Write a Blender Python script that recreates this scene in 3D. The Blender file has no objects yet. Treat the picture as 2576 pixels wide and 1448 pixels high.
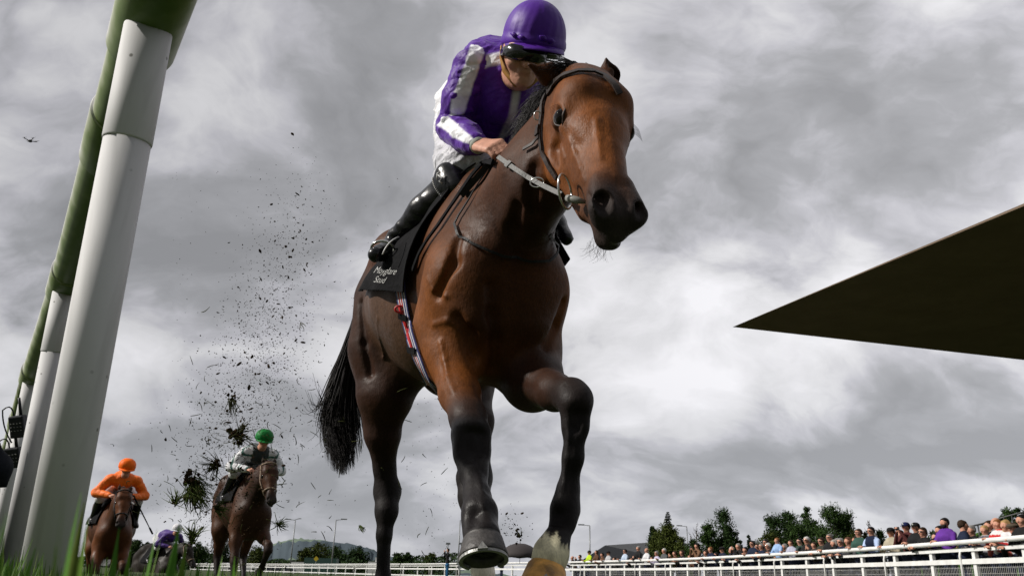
import bpy, bmesh, math, random
import numpy as np
from mathutils import Vector, Matrix
from mathutils.bvhtree import BVHTree

S = bpy.context.scene
COL = S.collection
R = math.radians
rnd = random.Random(7)

# ---------------------------------------------------------------- camera, sky, sun, exposure
CAMH, FPX, CX, CY = 0.10, 2034.0, 1287.5, 724.0      # pixels of a 2575 wide picture
PITCH, ROLL = math.atan(731 / FPX), 0.030
cam_data = bpy.data.cameras.new('camera'); cam = bpy.data.objects.new('camera', cam_data)
COL.objects.link(cam); S.camera = cam
cam_data.sensor_width = 36; cam_data.lens = 36 * FPX / 2575
cam_data.clip_start = 0.02; cam_data.clip_end = 6000
cam_data.dof.use_dof = True; cam_data.dof.focus_distance = 2.55; cam_data.dof.aperture_fstop = 13.0
cam.matrix_world = (Matrix.Translation((0, 0, CAMH)) @ Matrix.Rotation(math.pi/2 + PITCH, 4, 'X')
                    @ Matrix.Rotation(ROLL, 4, 'Z'))
CM = cam.matrix_world.copy()

def P(x, y, z):
    """point seen at picture position x, y at z metres along the optical axis"""
    return CM @ Vector(((x - CX) / FPX * z, (CY - y) / FPX * z, -z))
def PZ(x, y, h):
    """point seen at x, y that lies at world height h"""
    a = P(x, y, 1.0) - CM.translation
    return CM.translation + a * ((h - CAMH) / a.z)
def proj(w):
    c = CM.inverted() @ w
    return CX - c.x / c.z * FPX, CY + c.y / c.z * FPX, -c.z
def px(n, z): return n * z / FPX

SUN_DIR = Vector((-0.82, -0.14, 0.60)).normalized()
world = bpy.data.worlds.new('World'); S.world = world; world.use_nodes = True
nt = world.node_tree; nt.nodes.clear()
def N(nt, t, **kw):
    n = nt.nodes.new(t)
    for k, v in kw.items():
        if k.startswith('i_'): n.inputs[k[2:].replace('_', ' ')].default_value = v
        else: setattr(n, k, v)
    return n
def math_n(nt, op, a, b=None, clamp=False):
    n = nt.nodes.new('ShaderNodeMath'); n.operation = op; n.use_clamp = clamp
    for i, v in enumerate((a, b)):
        if v is None: continue
        if hasattr(v, 'links'): nt.links.new(v, n.inputs[i])
        else: n.inputs[i].default_value = v
    return n.outputs[0]
def ramp(nt, fac, stops, interp='LINEAR'):
    r = nt.nodes.new('ShaderNodeValToRGB'); cr = r.color_ramp; cr.interpolation = interp
    while len(cr.elements) < len(stops): cr.elements.new(0.5)
    for e, (p, c) in zip(cr.elements, stops):
        e.position = p; e.color = (c, c, c, 1) if isinstance(c, (int, float)) else (*c, 1)
    nt.links.new(fac, r.inputs[0]); return r.outputs[0]

def build_world():
    out = N(nt, 'ShaderNodeOutputWorld'); L = nt.links.new
    tc = N(nt, 'ShaderNodeTexCoord'); sep = N(nt, 'ShaderNodeSeparateXYZ')
    L(tc.outputs['Generated'], sep.inputs[0])
    # the cloud sheet: direction projected on a plane overhead, so that clouds crowd together near the horizon
    zz = math_n(nt, 'ADD', math_n(nt, 'MAXIMUM', sep.outputs[2], 0.0), 0.60)
    comb = N(nt, 'ShaderNodeCombineXYZ')
    L(math_n(nt, 'DIVIDE', sep.outputs[0], zz), comb.inputs[0])
    L(math_n(nt, 'DIVIDE', sep.outputs[1], zz), comb.inputs[1])
    mp = N(nt, 'ShaderNodeMapping'); mp.inputs['Location'].default_value = (9.3, 8.8, 0.0)
    mp.inputs['Scale'].default_value = (0.80, 1.0, 1)
    L(comb.outputs[0], mp.inputs[0])
    n1 = N(nt, 'ShaderNodeTexNoise', i_Scale=2.6, i_Detail=3.0, i_Roughness=0.5, i_Distortion=0.05)
    n2 = N(nt, 'ShaderNodeTexNoise', i_Scale=7.5, i_Detail=10.0, i_Roughness=0.56, i_Distortion=0.10)
    n3 = N(nt, 'ShaderNodeTexNoise', i_Scale=3.6, i_Detail=2.0, i_Roughness=0.45)
    va = N(nt, 'ShaderNodeVectorMath', operation='ADD'); nd = N(nt, 'ShaderNodeTexNoise', i_Scale=3.0, i_Detail=5.0); L(mp.outputs[0], nd.inputs['Vector'])
    vs_ = N(nt, 'ShaderNodeVectorMath', operation='SCALE'); vs_.inputs['Scale'].default_value = .35; L(nd.outputs['Color'], vs_.inputs[0]); L(mp.outputs[0], va.inputs[0]); L(vs_.outputs[0], va.inputs[1])
    L(mp.outputs[0], n1.inputs['Vector']); L(va.outputs[0], n2.inputs['Vector']); L(va.outputs[0], n3.inputs['Vector'])
    f = math_n(nt, 'ADD', math_n(nt, 'MULTIPLY', n1.outputs[0], 0.50), math_n(nt, 'MULTIPLY', n2.outputs[0], 0.36))
    f = math_n(nt, 'ADD', f, math_n(nt, 'MULTIPLY', math_n(nt, 'ABSOLUTE', math_n(nt, 'SUBTRACT', n3.outputs[0], 0.5)), 0.45))
    c = ramp(nt, f, [(0.36, (0.28, 0.28, 0.29)), (0.415, (0.35, 0.35, 0.365)), (0.458, (0.48, 0.475, 0.505)),
                     (0.50, (0.62, 0.615, 0.63)), (0.59, (0.80, 0.79, 0.815))])
    # brighter towards the right where the cloud is thin
    fx = ramp(nt, math_n(nt, 'ADD', math_n(nt, 'MULTIPLY', sep.outputs[0], 0.5), 0.5), [(0.2, 0.86), (0.5, 1.0), (0.8, 1.22)])
    mx = N(nt, 'ShaderNodeMix', data_type='RGBA', blend_type='MULTIPLY'); mx.inputs[0].default_value = 1
    L(c, mx.inputs[6]); L(fx, mx.inputs[7])
    # sky darkened behind the camera to deepen shade on surfaces facing it
    fb = ramp(nt, math_n(nt, 'ADD', math_n(nt, 'MULTIPLY', sep.outputs[1], 0.5), 0.5), [(0.18, 0.32), (0.62, 1.0)])
    mb_ = N(nt, 'ShaderNodeMix', data_type='RGBA', blend_type='MULTIPLY'); mb_.inputs[0].default_value = 1
    L(mx.outputs[2], mb_.inputs[6]); L(fb, mb_.inputs[7]); mx = mb_
    # blue-grey air low over the horizon
    hz = ramp(nt, sep.outputs[2], [(0.0, 0.45), (0.10, 0.22), (0.24, 0.0)])
    mh = N(nt, 'ShaderNodeMix', data_type='RGBA'); L(hz, mh.inputs[0]); L(mx.outputs[2], mh.inputs[6])
    mh.inputs[7].default_value = (0.42, 0.44, 0.50, 1)
    sky = N(nt, 'ShaderNodeTexSky', sky_type='NISHITA'); sky.sun_disc = False
    sky.sun_elevation = math.asin(SUN_DIR.z); sky.sun_rotation = math.atan2(SUN_DIR.x, SUN_DIR.y)
    b1 = N(nt, 'ShaderNodeBackground', i_Strength=1.12); L(mh.outputs[2], b1.inputs[0])
    b2 = N(nt, 'ShaderNodeBackground', i_Strength=0.08); L(sky.outputs[0], b2.inputs[0])
    ms = N(nt, 'ShaderNodeMixShader'); ms.inputs[0].default_value = 0.06
    L(b1.outputs[0], ms.inputs[1]); L(b2.outputs[0], ms.inputs[2]); L(ms.outputs[0], out.inputs[0])
build_world()
world.cycles.sampling_method = 'MANUAL'; world.cycles.sample_map_resolution = 512

sun_d = bpy.data.lights.new('sun', 'SUN'); sun = bpy.data.objects.new('sun', sun_d); COL.objects.link(sun)
sun_d.energy = 4.8; sun_d.angle = R(3); sun_d.color = (1.0, 0.95, 0.88)
sun.rotation_euler = (-SUN_DIR).to_track_quat('-Z', 'Y').to_euler()
S.view_settings.view_transform = 'Standard'; S.view_settings.look = 'None'
S.view_settings.exposure = 0.0; S.view_settings.gamma = 1.0

# ---------------------------------------------------------------- materials
MATS = {}
def mat(name, col=(0.5, 0.5, 0.5), rough=0.6, metal=0.0, var=0.12, nscale=20.0, bump=0.0, bscale=120.0, bdist=0.01,
        attr=False, spec=0.5, sheen=0.0, coat=0.0, stretch=None, trans=0.0, fine=0.0):
    if name in MATS: return MATS[name]
    m = bpy.data.materials.new(name); m.use_nodes = True; t = m.node_tree; L = t.links.new
    b = t.nodes['Principled BSDF']; b.inputs['Roughness'].default_value = rough; b.inputs['Metallic'].default_value = metal
    b.inputs['Specular IOR Level'].default_value = spec
    b.inputs['Sheen Weight'].default_value = sheen; b.inputs['Coat Weight'].default_value = coat
    if coat: b.inputs['Coat Roughness'].default_value = 0.25
    tc = N(t, 'ShaderNodeTexCoord'); vec = tc.outputs['Object']
    if stretch:
        mp = N(t, 'ShaderNodeMapping'); mp.inputs['Scale'].default_value = stretch; L(vec, mp.inputs[0]); vec = mp.outputs[0]
    n = N(t, 'ShaderNodeTexNoise', i_Scale=nscale, i_Detail=5.0, i_Roughness=0.6); L(vec, n.inputs['Vector'])
    hi, lo = 1 + var, max(0.0, 1 - var)
    f = ramp(t, n.outputs[0], [(0.3, lo), (0.7, hi)])
    mx = N(t, 'ShaderNodeMix', data_type='RGBA', blend_type='MULTIPLY'); mx.inputs[0].default_value = 1
    if attr:
        a = N(t, 'ShaderNodeAttribute', attribute_name='Col'); L(a.outputs['Color'], mx.inputs[6])
    else: mx.inputs[6].default_value = (*col, 1)
    L(f, mx.inputs[7]); L(mx.outputs[2], b.inputs['Base Color'])
    if bump:
        nb = N(t, 'ShaderNodeTexNoise', i_Scale=bscale, i_Detail=4.0); L(vec, nb.inputs['Vector'])
        bp = N(t, 'ShaderNodeBump', i_Strength=bump, i_Distance=bdist); L(nb.outputs[0], bp.inputs['Height'])
        L(bp.outputs[0], b.inputs['Normal'])
    if fine:
        mp2 = N(t, 'ShaderNodeMapping'); mp2.inputs['Scale'].default_value = (1.0, 1.0, .28); L(tc.outputs['Object'], mp2.inputs[0]); nf = N(t, 'ShaderNodeTexNoise', i_Scale=fine, i_Detail=3.0, i_Roughness=.7); L(mp2.outputs[0], nf.inputs['Vector'])
        b2 = N(t, 'ShaderNodeBump', i_Strength=.35, i_Distance=.004); L(nf.outputs[0], b2.inputs['Height'])
        if bump: L(bp.outputs[0], b2.inputs['Normal'])
        L(b2.outputs[0], b.inputs['Normal'])
        m2 = N(t, 'ShaderNodeMix', data_type='RGBA', blend_type='MULTIPLY'); m2.inputs[0].default_value = 1; L(mx.outputs[2], m2.inputs[6]); L(ramp(t, nf.outputs[0], [(.3, .78), (.7, 1.22)]), m2.inputs[7]); L(m2.outputs[2], b.inputs['Base Color'])
        nr_ = N(t, 'ShaderNodeTexNoise', i_Scale=5.0, i_Detail=4.0); L(tc.outputs['Object'], nr_.inputs['Vector']); L(ramp(t, nr_.outputs[0], [(.35, rough - .10), (.65, rough + .18)]), b.inputs['Roughness'])
    MATS[name] = m; return m

# ---------------------------------------------------------------- object helpers
def tag(o, label=None, cat=None, group=None, kind=None):
    if label: o['label'] = label
    if cat: o['category'] = cat
    if group: o['group'] = group
    if kind: o['kind'] = kind
    return o
def link(name, me, parent=None, m=None, smooth=True):
    o = bpy.data.objects.new(name, me); COL.objects.link(o)
    if m: me.materials.append(m)
    if smooth: me.polygons.foreach_set('use_smooth', [True] * len(me.polygons))
    if parent: o.parent = parent
    return o
def empty(name, loc=(0, 0, 0)):
    o = bpy.data.objects.new(name, None); o.location = loc; o.empty_display_size = .1; COL.objects.link(o); return o
def rel(o, parent):
    """parent while keeping the world place (the parent is unrotated or rotated, never scaled)"""
    o.parent = parent; o.matrix_parent_inverse = parent.matrix_world.inverted() if parent.type != 'EMPTY' else Matrix.Translation(parent.location).inverted()
    return o

class MB:
    """collects simple shapes, then links them as one mesh"""
    def __init__(s): s.v = []; s.f = []; s.c = []
    def add(s, vs, fs, c=None):
        b = len(s.v); s.v += [tuple(v) for v in vs]; s.f += [tuple(i + b for i in f) for f in fs]
        s.c += [c or (1, 1, 1)] * len(vs)
    def tube(s, pts, rad, n=8, c=None, cap=True, flat=None, up=None):
        pts = [Vector(p) for p in pts]; m = len(pts)
        rad = rad if isinstance(rad, (list, tuple)) else [rad] * m
        vs = []; fs = []; prev = None
        for i, p in enumerate(pts):
            t = (pts[min(i + 1, m - 1)] - pts[max(i - 1, 0)])
            t = t.normalized() if t.length > 1e-9 else Vector((0, 0, 1))
            if up is not None:
                u = up[i] if isinstance(up, list) else up
                a = Vector(u) - t * t.dot(Vector(u))
            elif prev is None: a = t.orthogonal()
            else: a = prev - t * t.dot(prev)
            a.normalize(); prev = a; b = t.cross(a)
            fa = flat if flat else 1.0
            for k in range(n):
                q = 2 * math.pi * k / n
                vs.append(p + rad[i] * (b * math.cos(q) + a * math.sin(q) * fa))
        for i in range(m - 1):
            for k in range(n):
                k2 = (k + 1) % n
                fs.append((i*n+k, i*n+k2, (i+1)*n+k2, (i+1)*n+k))
        if cap: fs.append(tuple(range(n))[::-1]); fs.append(tuple((m-1)*n + k for k in range(n)))
        s.add(vs, fs, c)
    def box(s, c0, sx, sy, sz, M=None, col=None):
        c0 = Vector(c0); vs = []
        for i in (-.5, .5):
            for j in (-.5, .5):
                for k in (-.5, .5):
                    v = Vector((i*sx, j*sy, k*sz))
                    if M: v = M @ v
                    vs.append(c0 + v)
        s.add(vs, [(0,1,3,2),(4,6,7,5),(0,4,5,1),(2,3,7,6),(0,2,6,4),(1,5,7,3)], col)
    def ribbon(s, pts, nrm, w, th, c=None):
        """flat strap: nrm = outward normals, w = width, th = thickness"""
        pts = [Vector(p) for p in pts]; m = len(pts); vs = []; fs = []
        for i, p in enumerate(pts):
            t = (pts[min(i+1, m-1)] - pts[max(i-1, 0)]).normalized(); n = Vector(nrm[i] if isinstance(nrm, list) else nrm)
            b = t.cross(n).normalized(); n = b.cross(t).normalized(); ww = w[i] if isinstance(w, list) else w
            for (q, r_) in ((-.5, -.5), (.5, -.5), (.5, .5), (-.5, .5)): vs.append(p + b * (ww * q) + n * (th * r_))
        for i in range(m - 1):
            for k in range(4):
                k2 = (k + 1) % 4; fs.append((i*4+k, i*4+k2, (i+1)*4+k2, (i+1)*4+k))
        fs.append((3, 2, 1, 0)); fs.append(tuple((m-1)*4 + k for k in range(4))); s.add(vs, fs, c)
    def blob(s, c, r, n=1, jit=0.0, sc=(1, 1, 1), rg=None, col=None, M=None):
        bm = bmesh.new(); bmesh.ops.create_icosphere(bm, subdivisions=n, radius=1)
        rg = rg or rnd; vs = []
        for v in bm.verts:
            q = v.co * (1 + rg.uniform(-jit, jit)); q = Vector((q.x*sc[0], q.y*sc[1], q.z*sc[2])) * r
            if M: q = M @ q
            vs.append(Vector(c) + q)
        fs = [tuple(v.index for v in f.verts) for f in bm.faces]; bm.free(); s.add(vs, fs, col)
    def lathe(s, prof, M, n=24, c=None, squash=1.0):
        vs = []; fs = []
        for (r_, h) in prof:
            for k in range(n):
                q = 2*math.pi*k/n; vs.append(M @ Vector((r_*math.cos(q), r_*math.sin(q)*squash, h)))
        for i in range(len(prof) - 1):
            for k in range(n):
                k2 = (k+1) % n; fs.append((i*n+k, i*n+k2, (i+1)*n+k2, (i+1)*n+k))
        fs.append(tuple(range(n))[::-1]); fs.append(tuple((len(prof)-1)*n + k for k in range(n)))
        s.add(vs, fs, c)
    def mesh(s, name, colors=False):
        me = bpy.data.meshes.new(name); me.from_pydata(s.v, [], s.f); me.update()
        if colors:
            a = me.color_attributes.new('Col', 'FLOAT_COLOR', 'POINT')
            arr = np.ones((len(s.v), 4), np.float32); arr[:, :3] = np.array(s.c, np.float32); a.data.foreach_set('color', arr.ravel())
        return me
    def build(s, name, m, parent=None, smooth=True, colors=False):
        return link(name, s.mesh(name, colors), parent, m, smooth)

# ---------------------------------------------------------------- smooth bodies: signed distance field -> surface nets
class Prim: pass
def C(a, b, ra, rb=None, k=0.03, c=(1, 1, 1), n=None, s=1.0, sub=False, cw=1.0, c2=None):
    p = Prim(); p.c2 = c2; p.a = np.array(a, float); p.b = np.array(b, float)
    if np.allclose(p.a, p.b): p.b = p.b + 1e-5
    p.ra = ra; p.rb = ra if rb is None else rb; p.k = k; p.c = c; p.s = s; p.sub = sub; p.cw = cw
    p.n = None if n is None else np.array(n, float) / np.linalg.norm(n); return p
def pd(p, X, Y, Z):
    """distance from points to a tapered, optionally squashed capsule"""
    ba = p.b - p.a; x, y, z = X - p.a[0], Y - p.a[1], Z - p.a[2]
    t = np.clip((x*ba[0] + y*ba[1] + z*ba[2]) / (ba @ ba), 0, 1)
    x = x - t*ba[0]; y = y - t*ba[1]; z = z - t*ba[2]
    if p.n is not None:
        q = (x*p.n[0] + y*p.n[1] + z*p.n[2]) * (1/p.s - 1)
        x = x + q*p.n[0]; y = y + q*p.n[1]; z = z + q*p.n[2]
    return np.sqrt(x*x + y*y + z*z) - (p.ra + t*(p.rb - p.ra))
def sdf_mesh(name, prims, h, smooth=1, colsig=0.02, wob=0.0):
    lo = np.min([np.minimum(p.a, p.b) - max(p.ra, p.rb)*max(1, p.s) for p in prims if not p.sub], 0) - 3*h
    hi = np.max([np.maximum(p.a, p.b) + max(p.ra, p.rb)*max(1, p.s) for p in prims if not p.sub], 0) + 3*h
    dim = np.ceil((hi - lo) / h).astype(int) + 1
    v = np.full(dim, 0.5, np.float32); ax = [lo[i] + h*np.arange(dim[i], dtype=np.float32) for i in range(3)]
    for p in prims:
        m = max(p.ra, p.rb)*max(1, p.s) + p.k + 2.5*h
        l = np.clip(((np.minimum(p.a, p.b) - m - lo)/h).astype(int), 0, dim-1); g = np.clip(((np.maximum(p.a, p.b) + m - lo)/h).astype(int) + 1, 1, dim)
        if (g <= l).any(): continue
        X = ax[0][l[0]:g[0], None, None]; Y = ax[1][None, l[1]:g[1], None]; Z = ax[2][None, None, l[2]:g[2]]
        d = pd(p, X, Y, Z); sl = v[l[0]:g[0], l[1]:g[1], l[2]:g[2]]
        if p.sub: d = -d; e = np.maximum(p.k - np.abs(sl - d), 0)/p.k; r = np.maximum(sl, d) + e*e*p.k*.25
        else: e = np.maximum(p.k - np.abs(sl - d), 0)/p.k; r = np.minimum(sl, d) - e*e*p.k*.25
        v[l[0]:g[0], l[1]:g[1], l[2]:g[2]] = r
    s = v < 0; su = s.astype(np.uint8); cs = 0
    for i in (0, 1):
        for j in (0, 1):
            for k in (0, 1): cs = cs + su[i:dim[0]-1+i, j:dim[1]-1+j, k:dim[2]-1+k]
    act = (cs > 0) & (cs < 8); ids = np.nonzero(act); n = len(ids[0]); idx = np.full(act.shape, -1, np.int32); idx[ids] = np.arange(n)
    acc = np.zeros((n, 3)); cnt = np.zeros(n); I = np.array(ids).T
    for axis in range(3):
        o1, o2 = [a for a in range(3) if a != axis]
        for i in (0, 1):
            for j in (0, 1):
                A = I.copy(); A[:, o1] += i; A[:, o2] += j; B = A.copy(); B[:, axis] += 1
                va = v[A[:, 0], A[:, 1], A[:, 2]].astype(float); vb = v[B[:, 0], B[:, 1], B[:, 2]].astype(float)
                cr = (va < 0) != (vb < 0); t = np.where(cr, va/np.where(cr, va - vb, 1), 0)
                q = A.astype(float); q[:, axis] += t; acc += q*cr[:, None]; cnt += cr
    V = lo + h*acc/cnt[:, None]; F = []
    for axis in range(3):
        o1, o2 = [(1, 2), (2, 0), (0, 1)][axis]
        sa = [slice(1, -1)]*3; sb = [slice(1, -1)]*3; sa[axis] = slice(0, -1); sb[axis] = slice(1, None)
        A = s[tuple(sa)]; B = s[tuple(sb)]; E = np.nonzero(A != B); fl = A[E]
        base = np.array(E).T; base[:, o1] += 1; base[:, o2] += 1
        def ci(d1, d2):
            q = base.copy(); q[:, o1] -= d1; q[:, o2] -= d2; return idx[q[:, 0], q[:, 1], q[:, 2]]
        Q = np.stack([ci(1, 1), ci(0, 1), ci(0, 0), ci(1, 0)], 1); Q[~fl] = Q[~fl][:, ::-1]; F.append(Q)
    F = np.concatenate(F)
    for _ in range(smooth):
        s_ = np.zeros_like(V); c_ = np.zeros(len(V))
        for a, b in ((0, 1), (1, 2), (2, 3), (3, 0)):
            np.add.at(s_, F[:, a], V[F[:, b]]); np.add.at(c_, F[:, a], 1)
        V = 0.5*V + 0.5*s_/c_[:, None]
    colr = np.zeros((len(V), 3)); wt = np.zeros(len(V)) + 1e-9
    for p in prims:
        if p.sub: continue
        d = pd(p, V[:, 0], V[:, 1], V[:, 2]); w = np.exp(-np.maximum(d + 0.01, 0)/colsig)*p.cw
        if p.c2 is not None:
            ba = p.b - p.a; t = np.clip(((V - p.a) @ ba)/(ba @ ba), 0, 1)[:, None]; colr += w[:, None]*(np.array(p.c)*(1-t) + np.array(p.c2)*t)
        else: colr += w[:, None]*np.array(p.c)
        wt += w
    colr /= wt[:, None]
    me = bpy.data.meshes.new(name); me.vertices.add(len(V)); me.vertices.foreach_set('co', V.astype(np.float32).ravel())
    me.loops.add(F.size); me.loops.foreach_set('vertex_index', F.ravel().astype(np.int32))
    me.polygons.add(len(F)); me.polygons.foreach_set('loop_start', np.arange(0, F.size, 4, dtype=np.int32))
    me.update(calc_edges=True); me.validate()
    a = me.color_attributes.new('Col', 'FLOAT_COLOR', 'POINT')
    arr = np.ones((len(V), 4), np.float32); arr[:, :3] = colr; a.data.foreach_set('color', arr.ravel())
    return me
def set_cols(me, fn):
    """give every vertex a colour from its position"""
    n = len(me.vertices); co = np.empty(n*3, np.float32); me.vertices.foreach_get('co', co); co = co.reshape(-1, 3)
    a = me.color_attributes.get('Col') or me.color_attributes.new('Col', 'FLOAT_COLOR', 'POINT')
    arr = np.ones((n, 4), np.float32); a.data.foreach_get('color', arr.reshape(-1)); arr = arr.reshape(-1, 4)
    arr[:, :3] = fn(co, arr[:, :3]); a.data.foreach_set('color', arr.ravel())
def wrinkle(me, amp, sc, st=(1, 1, 1), seed=0.0, octv=2):
    """push a cloth surface in and out along ridged noise: folds and creases"""
    from mathutils import noise
    n = len(me.vertices); co = np.empty(n*3, np.float32); me.vertices.foreach_get('co', co); nr = np.empty(n*3, np.float32); me.vertex_normals.foreach_get('vector', nr)
    co = co.reshape(-1, 3); nr = nr.reshape(-1, 3)
    for i in range(n):
        x, y, z = co[i]; q = Vector((x*st[0], y*st[1], z*st[2]))*sc + Vector((seed, seed*.7, 0)); w = Vector((noise.noise(q*.5), noise.noise(q*.5 + Vector((9, 3, 1))), 0))*.8
        h = 0; a = 1
        for k in range(octv): h += a*(1 - 2.6*abs(noise.noise((q + w)*(1.9**k)))); a *= .5
        co[i] += nr[i]*(h*amp)
    me.vertices.foreach_set('co', co.ravel()); me.update()
def hair(strands, r0, r1=0.0003, n=3):
    mb = MB()
    for st in strands:
        m = len(st); mb.tube(st, [r0 + (r1 - r0)*(i/(m-1))**1.5 for i in range(m)], n, cap=False)
    return mb
def bez(p0, p1, p2, n=8):
    return [p0.lerp(p1, t).lerp(p1.lerp(p2, t), t) for t in [i/(n-1) for i in range(n)]]
# ---------------------------------------------------------------- horses
HF = Vector((0.31, -0.951, 0)).normalized(); HS = Vector((-HF.y, HF.x, 0)); HO = Vector((-0.125, 2.86, 0))
HM = Matrix.Translation(HO) @ Matrix(((HF.x, HS.x, 0, 0), (HF.y, HS.y, 0, 0), (0, 0, 1, 0), (0, 0, 0, 1)))
HMI = HM.inverted()
def H(x, y, z): return HMI @ P(x, y, z)         # picture position -> horse frame (forward, left side, up)
BAY = (0.060, 0.0195, 0.0055); BAYL = (0.158, 0.051, 0.011); DK = (0.012, 0.010, 0.010); MUZ = (0.018, 0.015, 0.015); LIP = (0.060, 0.050, 0.048); BELLY = (0.075, 0.040, 0.024)  # BAYL: shoulder and forearm brightened orange to imitate sunlight
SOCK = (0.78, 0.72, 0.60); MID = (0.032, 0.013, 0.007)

class HeadFrame:
    def __init__(s, poll, muzz, nrm):
        s.o = Vector(poll); s.a = (Vector(muzz) - s.o).normalized(); n = Vector(nrm); n -= s.a*n.dot(s.a); s.n = n.normalized()
        s.l = s.n.cross(s.a).normalized(); s.sc = 1.0
    def __call__(s, t, n, l): return s.o + (s.a*t + s.n*n + s.l*l)*s.sc

def trunk_prims(bay, bayl, belly):
    q = []; LAT = (0, 1, 0)
    def A(*a, **k): q.append(C(*a, **k))
    A((.0, 0, 1.16), (-.30, 0, 1.18), .325, .335, c=bay, n=LAT, s=.74, k=.10)
    A((-.28, 0, 1.18), (-.70, 0, 1.25), .335, .315, c=belly, n=LAT, s=.86, k=.10)
    A((-.32, 0, 1.14), (-.62, 0, 1.22), .30, .29, c=belly, n=LAT, s=1.0, k=.10)
    A((.10, 0, 1.44), (-.25, 0, 1.49), .14, .15, c=bay, n=LAT, s=.85, k=.14)
    A((-.25, 0, 1.46), (-.80, 0, 1.50), .15, .18, c=bay, k=.14)
    A((-.86, 0, 1.40), (-1.0, 0, 1.34), .29, .27, c=bay, n=LAT, s=.88, k=.12)
    for sd in (-1, 1):
        A((-.78, sd*.19, 1.52), (-1.05, sd*.15, 1.38), .12, .14, c=bay, k=.10)
        A((-1.06, sd*.15, 1.30), (-1.10, sd*.16, 1.08), .15, .14, c=bay, k=.10)
        # shoulder blade, upper arm, breast
        A((-.04, sd*.07, 1.42), (.24, sd*.118, 1.04), .09, .102, c=bayl, k=.09)
        A((.24, sd*.125, 1.06), (.08, sd*.140, .88), .110, .12, c=bayl, k=.08)
        A((.24, sd*.120, 1.02), (.20, sd*.125, .84), .105, .095, c=bayl, k=.08)
        A((.31, sd*.075, 1.10), (.27, sd*.085, .92), .095, .10, c=tuple(v*.6 for v in bay), k=.04)  # breast coat darkened to imitate shade
        A((-.40, sd*.19, 1.18), (-.65, sd*.19, 1.24), .13, .12, c=belly, k=.12)
    A((.22, 0, 1.12), (.16, 0, .90), .20, .17, c=bay, k=.10)
    return q
def neck_prims(base, mid, poll, bay, low):
    nrm = (0, 1, 0); q = []
    b, m, p = Vector(base), Vector(mid), Vector(poll)
    q.append(C(b, m, .20, .150, c=bay, n=nrm, s=.66, k=.10)); q.append(C(m, p, .155, .105, c=bay, n=nrm, s=.72, k=.06))
    # windpipe side and the grooves beside it
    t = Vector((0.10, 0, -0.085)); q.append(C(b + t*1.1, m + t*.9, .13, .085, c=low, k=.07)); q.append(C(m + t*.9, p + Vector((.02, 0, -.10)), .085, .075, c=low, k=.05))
    u = Vector((-.06, 0, .10)); q.append(C(b + u*1.5, m + u, .10, .06, c=bay, n=nrm, s=.6, k=.06))
    for sd in (-1, 1):
        w = Vector((.02, .07*sd, 0)); q.append(C(b + w*1.05 + Vector((0, 0, -.04)), m + w*.9, .085, .065, c=bay, k=.06))
    return q
def head_prims(F, bay, bayl, muz, open_=1.0):
    q = []; l = F.l
    def A(a, b, ra, rb=None, k=.03, c=bay, n=None, s=1.0, sub=False, cw=1.0): q.append(C(F(*a), F(*b), ra*F.sc, (ra if rb is None else rb)*F.sc, k*F.sc, c, n, s, sub, cw))
    A((.03, -.035, 0), (.13, -.02, 0), .082, .092, k=.05)                         # cranium
    A((.12, -.010, 0), (.24, .000, 0), .096, .084, k=.04, c=bayl, n=F.n, s=.74)    # broad forehead
    A((.02, .012, -.032), (.14, .038, -.050), .034, .046, k=.05); A((.02, .012, .032), (.14, .038, .050), .034, .046, k=.05)
    A((.24, .012, 0), (.46, .006, 0), .060, .042, k=.045, c=bayl)                  # nasal bone
    A((.20, -.045, 0), (.36, -.05, 0), .073, .054, k=.05)                          # bulk below it
    A((.36, -.045, 0), (.52, -.03, 0), .051, .044, k=.05)
    for sd in (-1, 1):
        A((.11, -.10, sd*.050), (.22, -.135, sd*.048), .068, .062, k=.035, n=l, s=.62, c=bayl)   # jaw plate
        A((.22, -.115, sd*.045), (.30, -.085, sd*.048), .060, .040, k=.04, n=l, s=.7, c=bayl)
        A((.26, -.148, sd*.035), (.46, -.095, sd*.022), .026, .022, k=.03)               # jaw bar
        A((.225, -.022, sd*.072), (.36, -.030, sd*.048), .017, .010, k=.022)             # cheek ridge
        A((.155, .012, sd*.077), (.195, .006, sd*.084), .026, .026, k=.022)              # brow over the eye
        A((.225, -.008, sd*.080), (.235, -.016, sd*.078), .018, .016, k=.018)
        A((.192, -.010, sd*.112), (.206, -.010, sd*.110), .026, k=.008, sub=True)        # eye socket
        A((.185, -.030, sd*.088), (.215, -.030, sd*.086), .025, .021, k=.02)
        A((.47, .014, sd*.034), (.565, .016, sd*.044), .024, .031, k=.02, c=muz)          # flared nostril wing
        A((.50, -.012, sd*.028), (.57, -.008, sd*.031), .027, .025, k=.022, c=muz)
        A((.590, .040, sd*.045), (.556, .036, sd*.047), .0255 if sd < 0 else .015, .0235 if sd < 0 else .013, k=.008, sub=True)   # nostril opening
        A((.550, .028, sd*.043), (.51, .004, sd*.034), .017 if sd < 0 else .009, .008, k=.008, sub=True)
        A((.535, .012, sd*.064), (.50, -.004, sd*.058), .006, .004, k=.012, sub=True)
    A((.52, -.010, 0), (.560, -.014, 0), .042, .038, k=.03, c=muz)                   # upper lip
    A((.570, -.020, .004), (.592, -.032, .006), .037, .024, k=.02, c=LIP, n=l, s=1.15)
    A((.47, -.072, .004), (.555, -.070, .012), .032, .031, k=.025, c=LIP)            # lower lip and chin
    A((.560, -.076, .014), (.575, -.068, .018), .028, .022, k=.02, c=muz)
    for sd in (-1, 1):                                                               # slit of the mouth
        A((.485, -.050, sd*.050), (.585, -.050, sd*.040), .004, .009, k=.012, sub=True)
    return q
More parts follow.
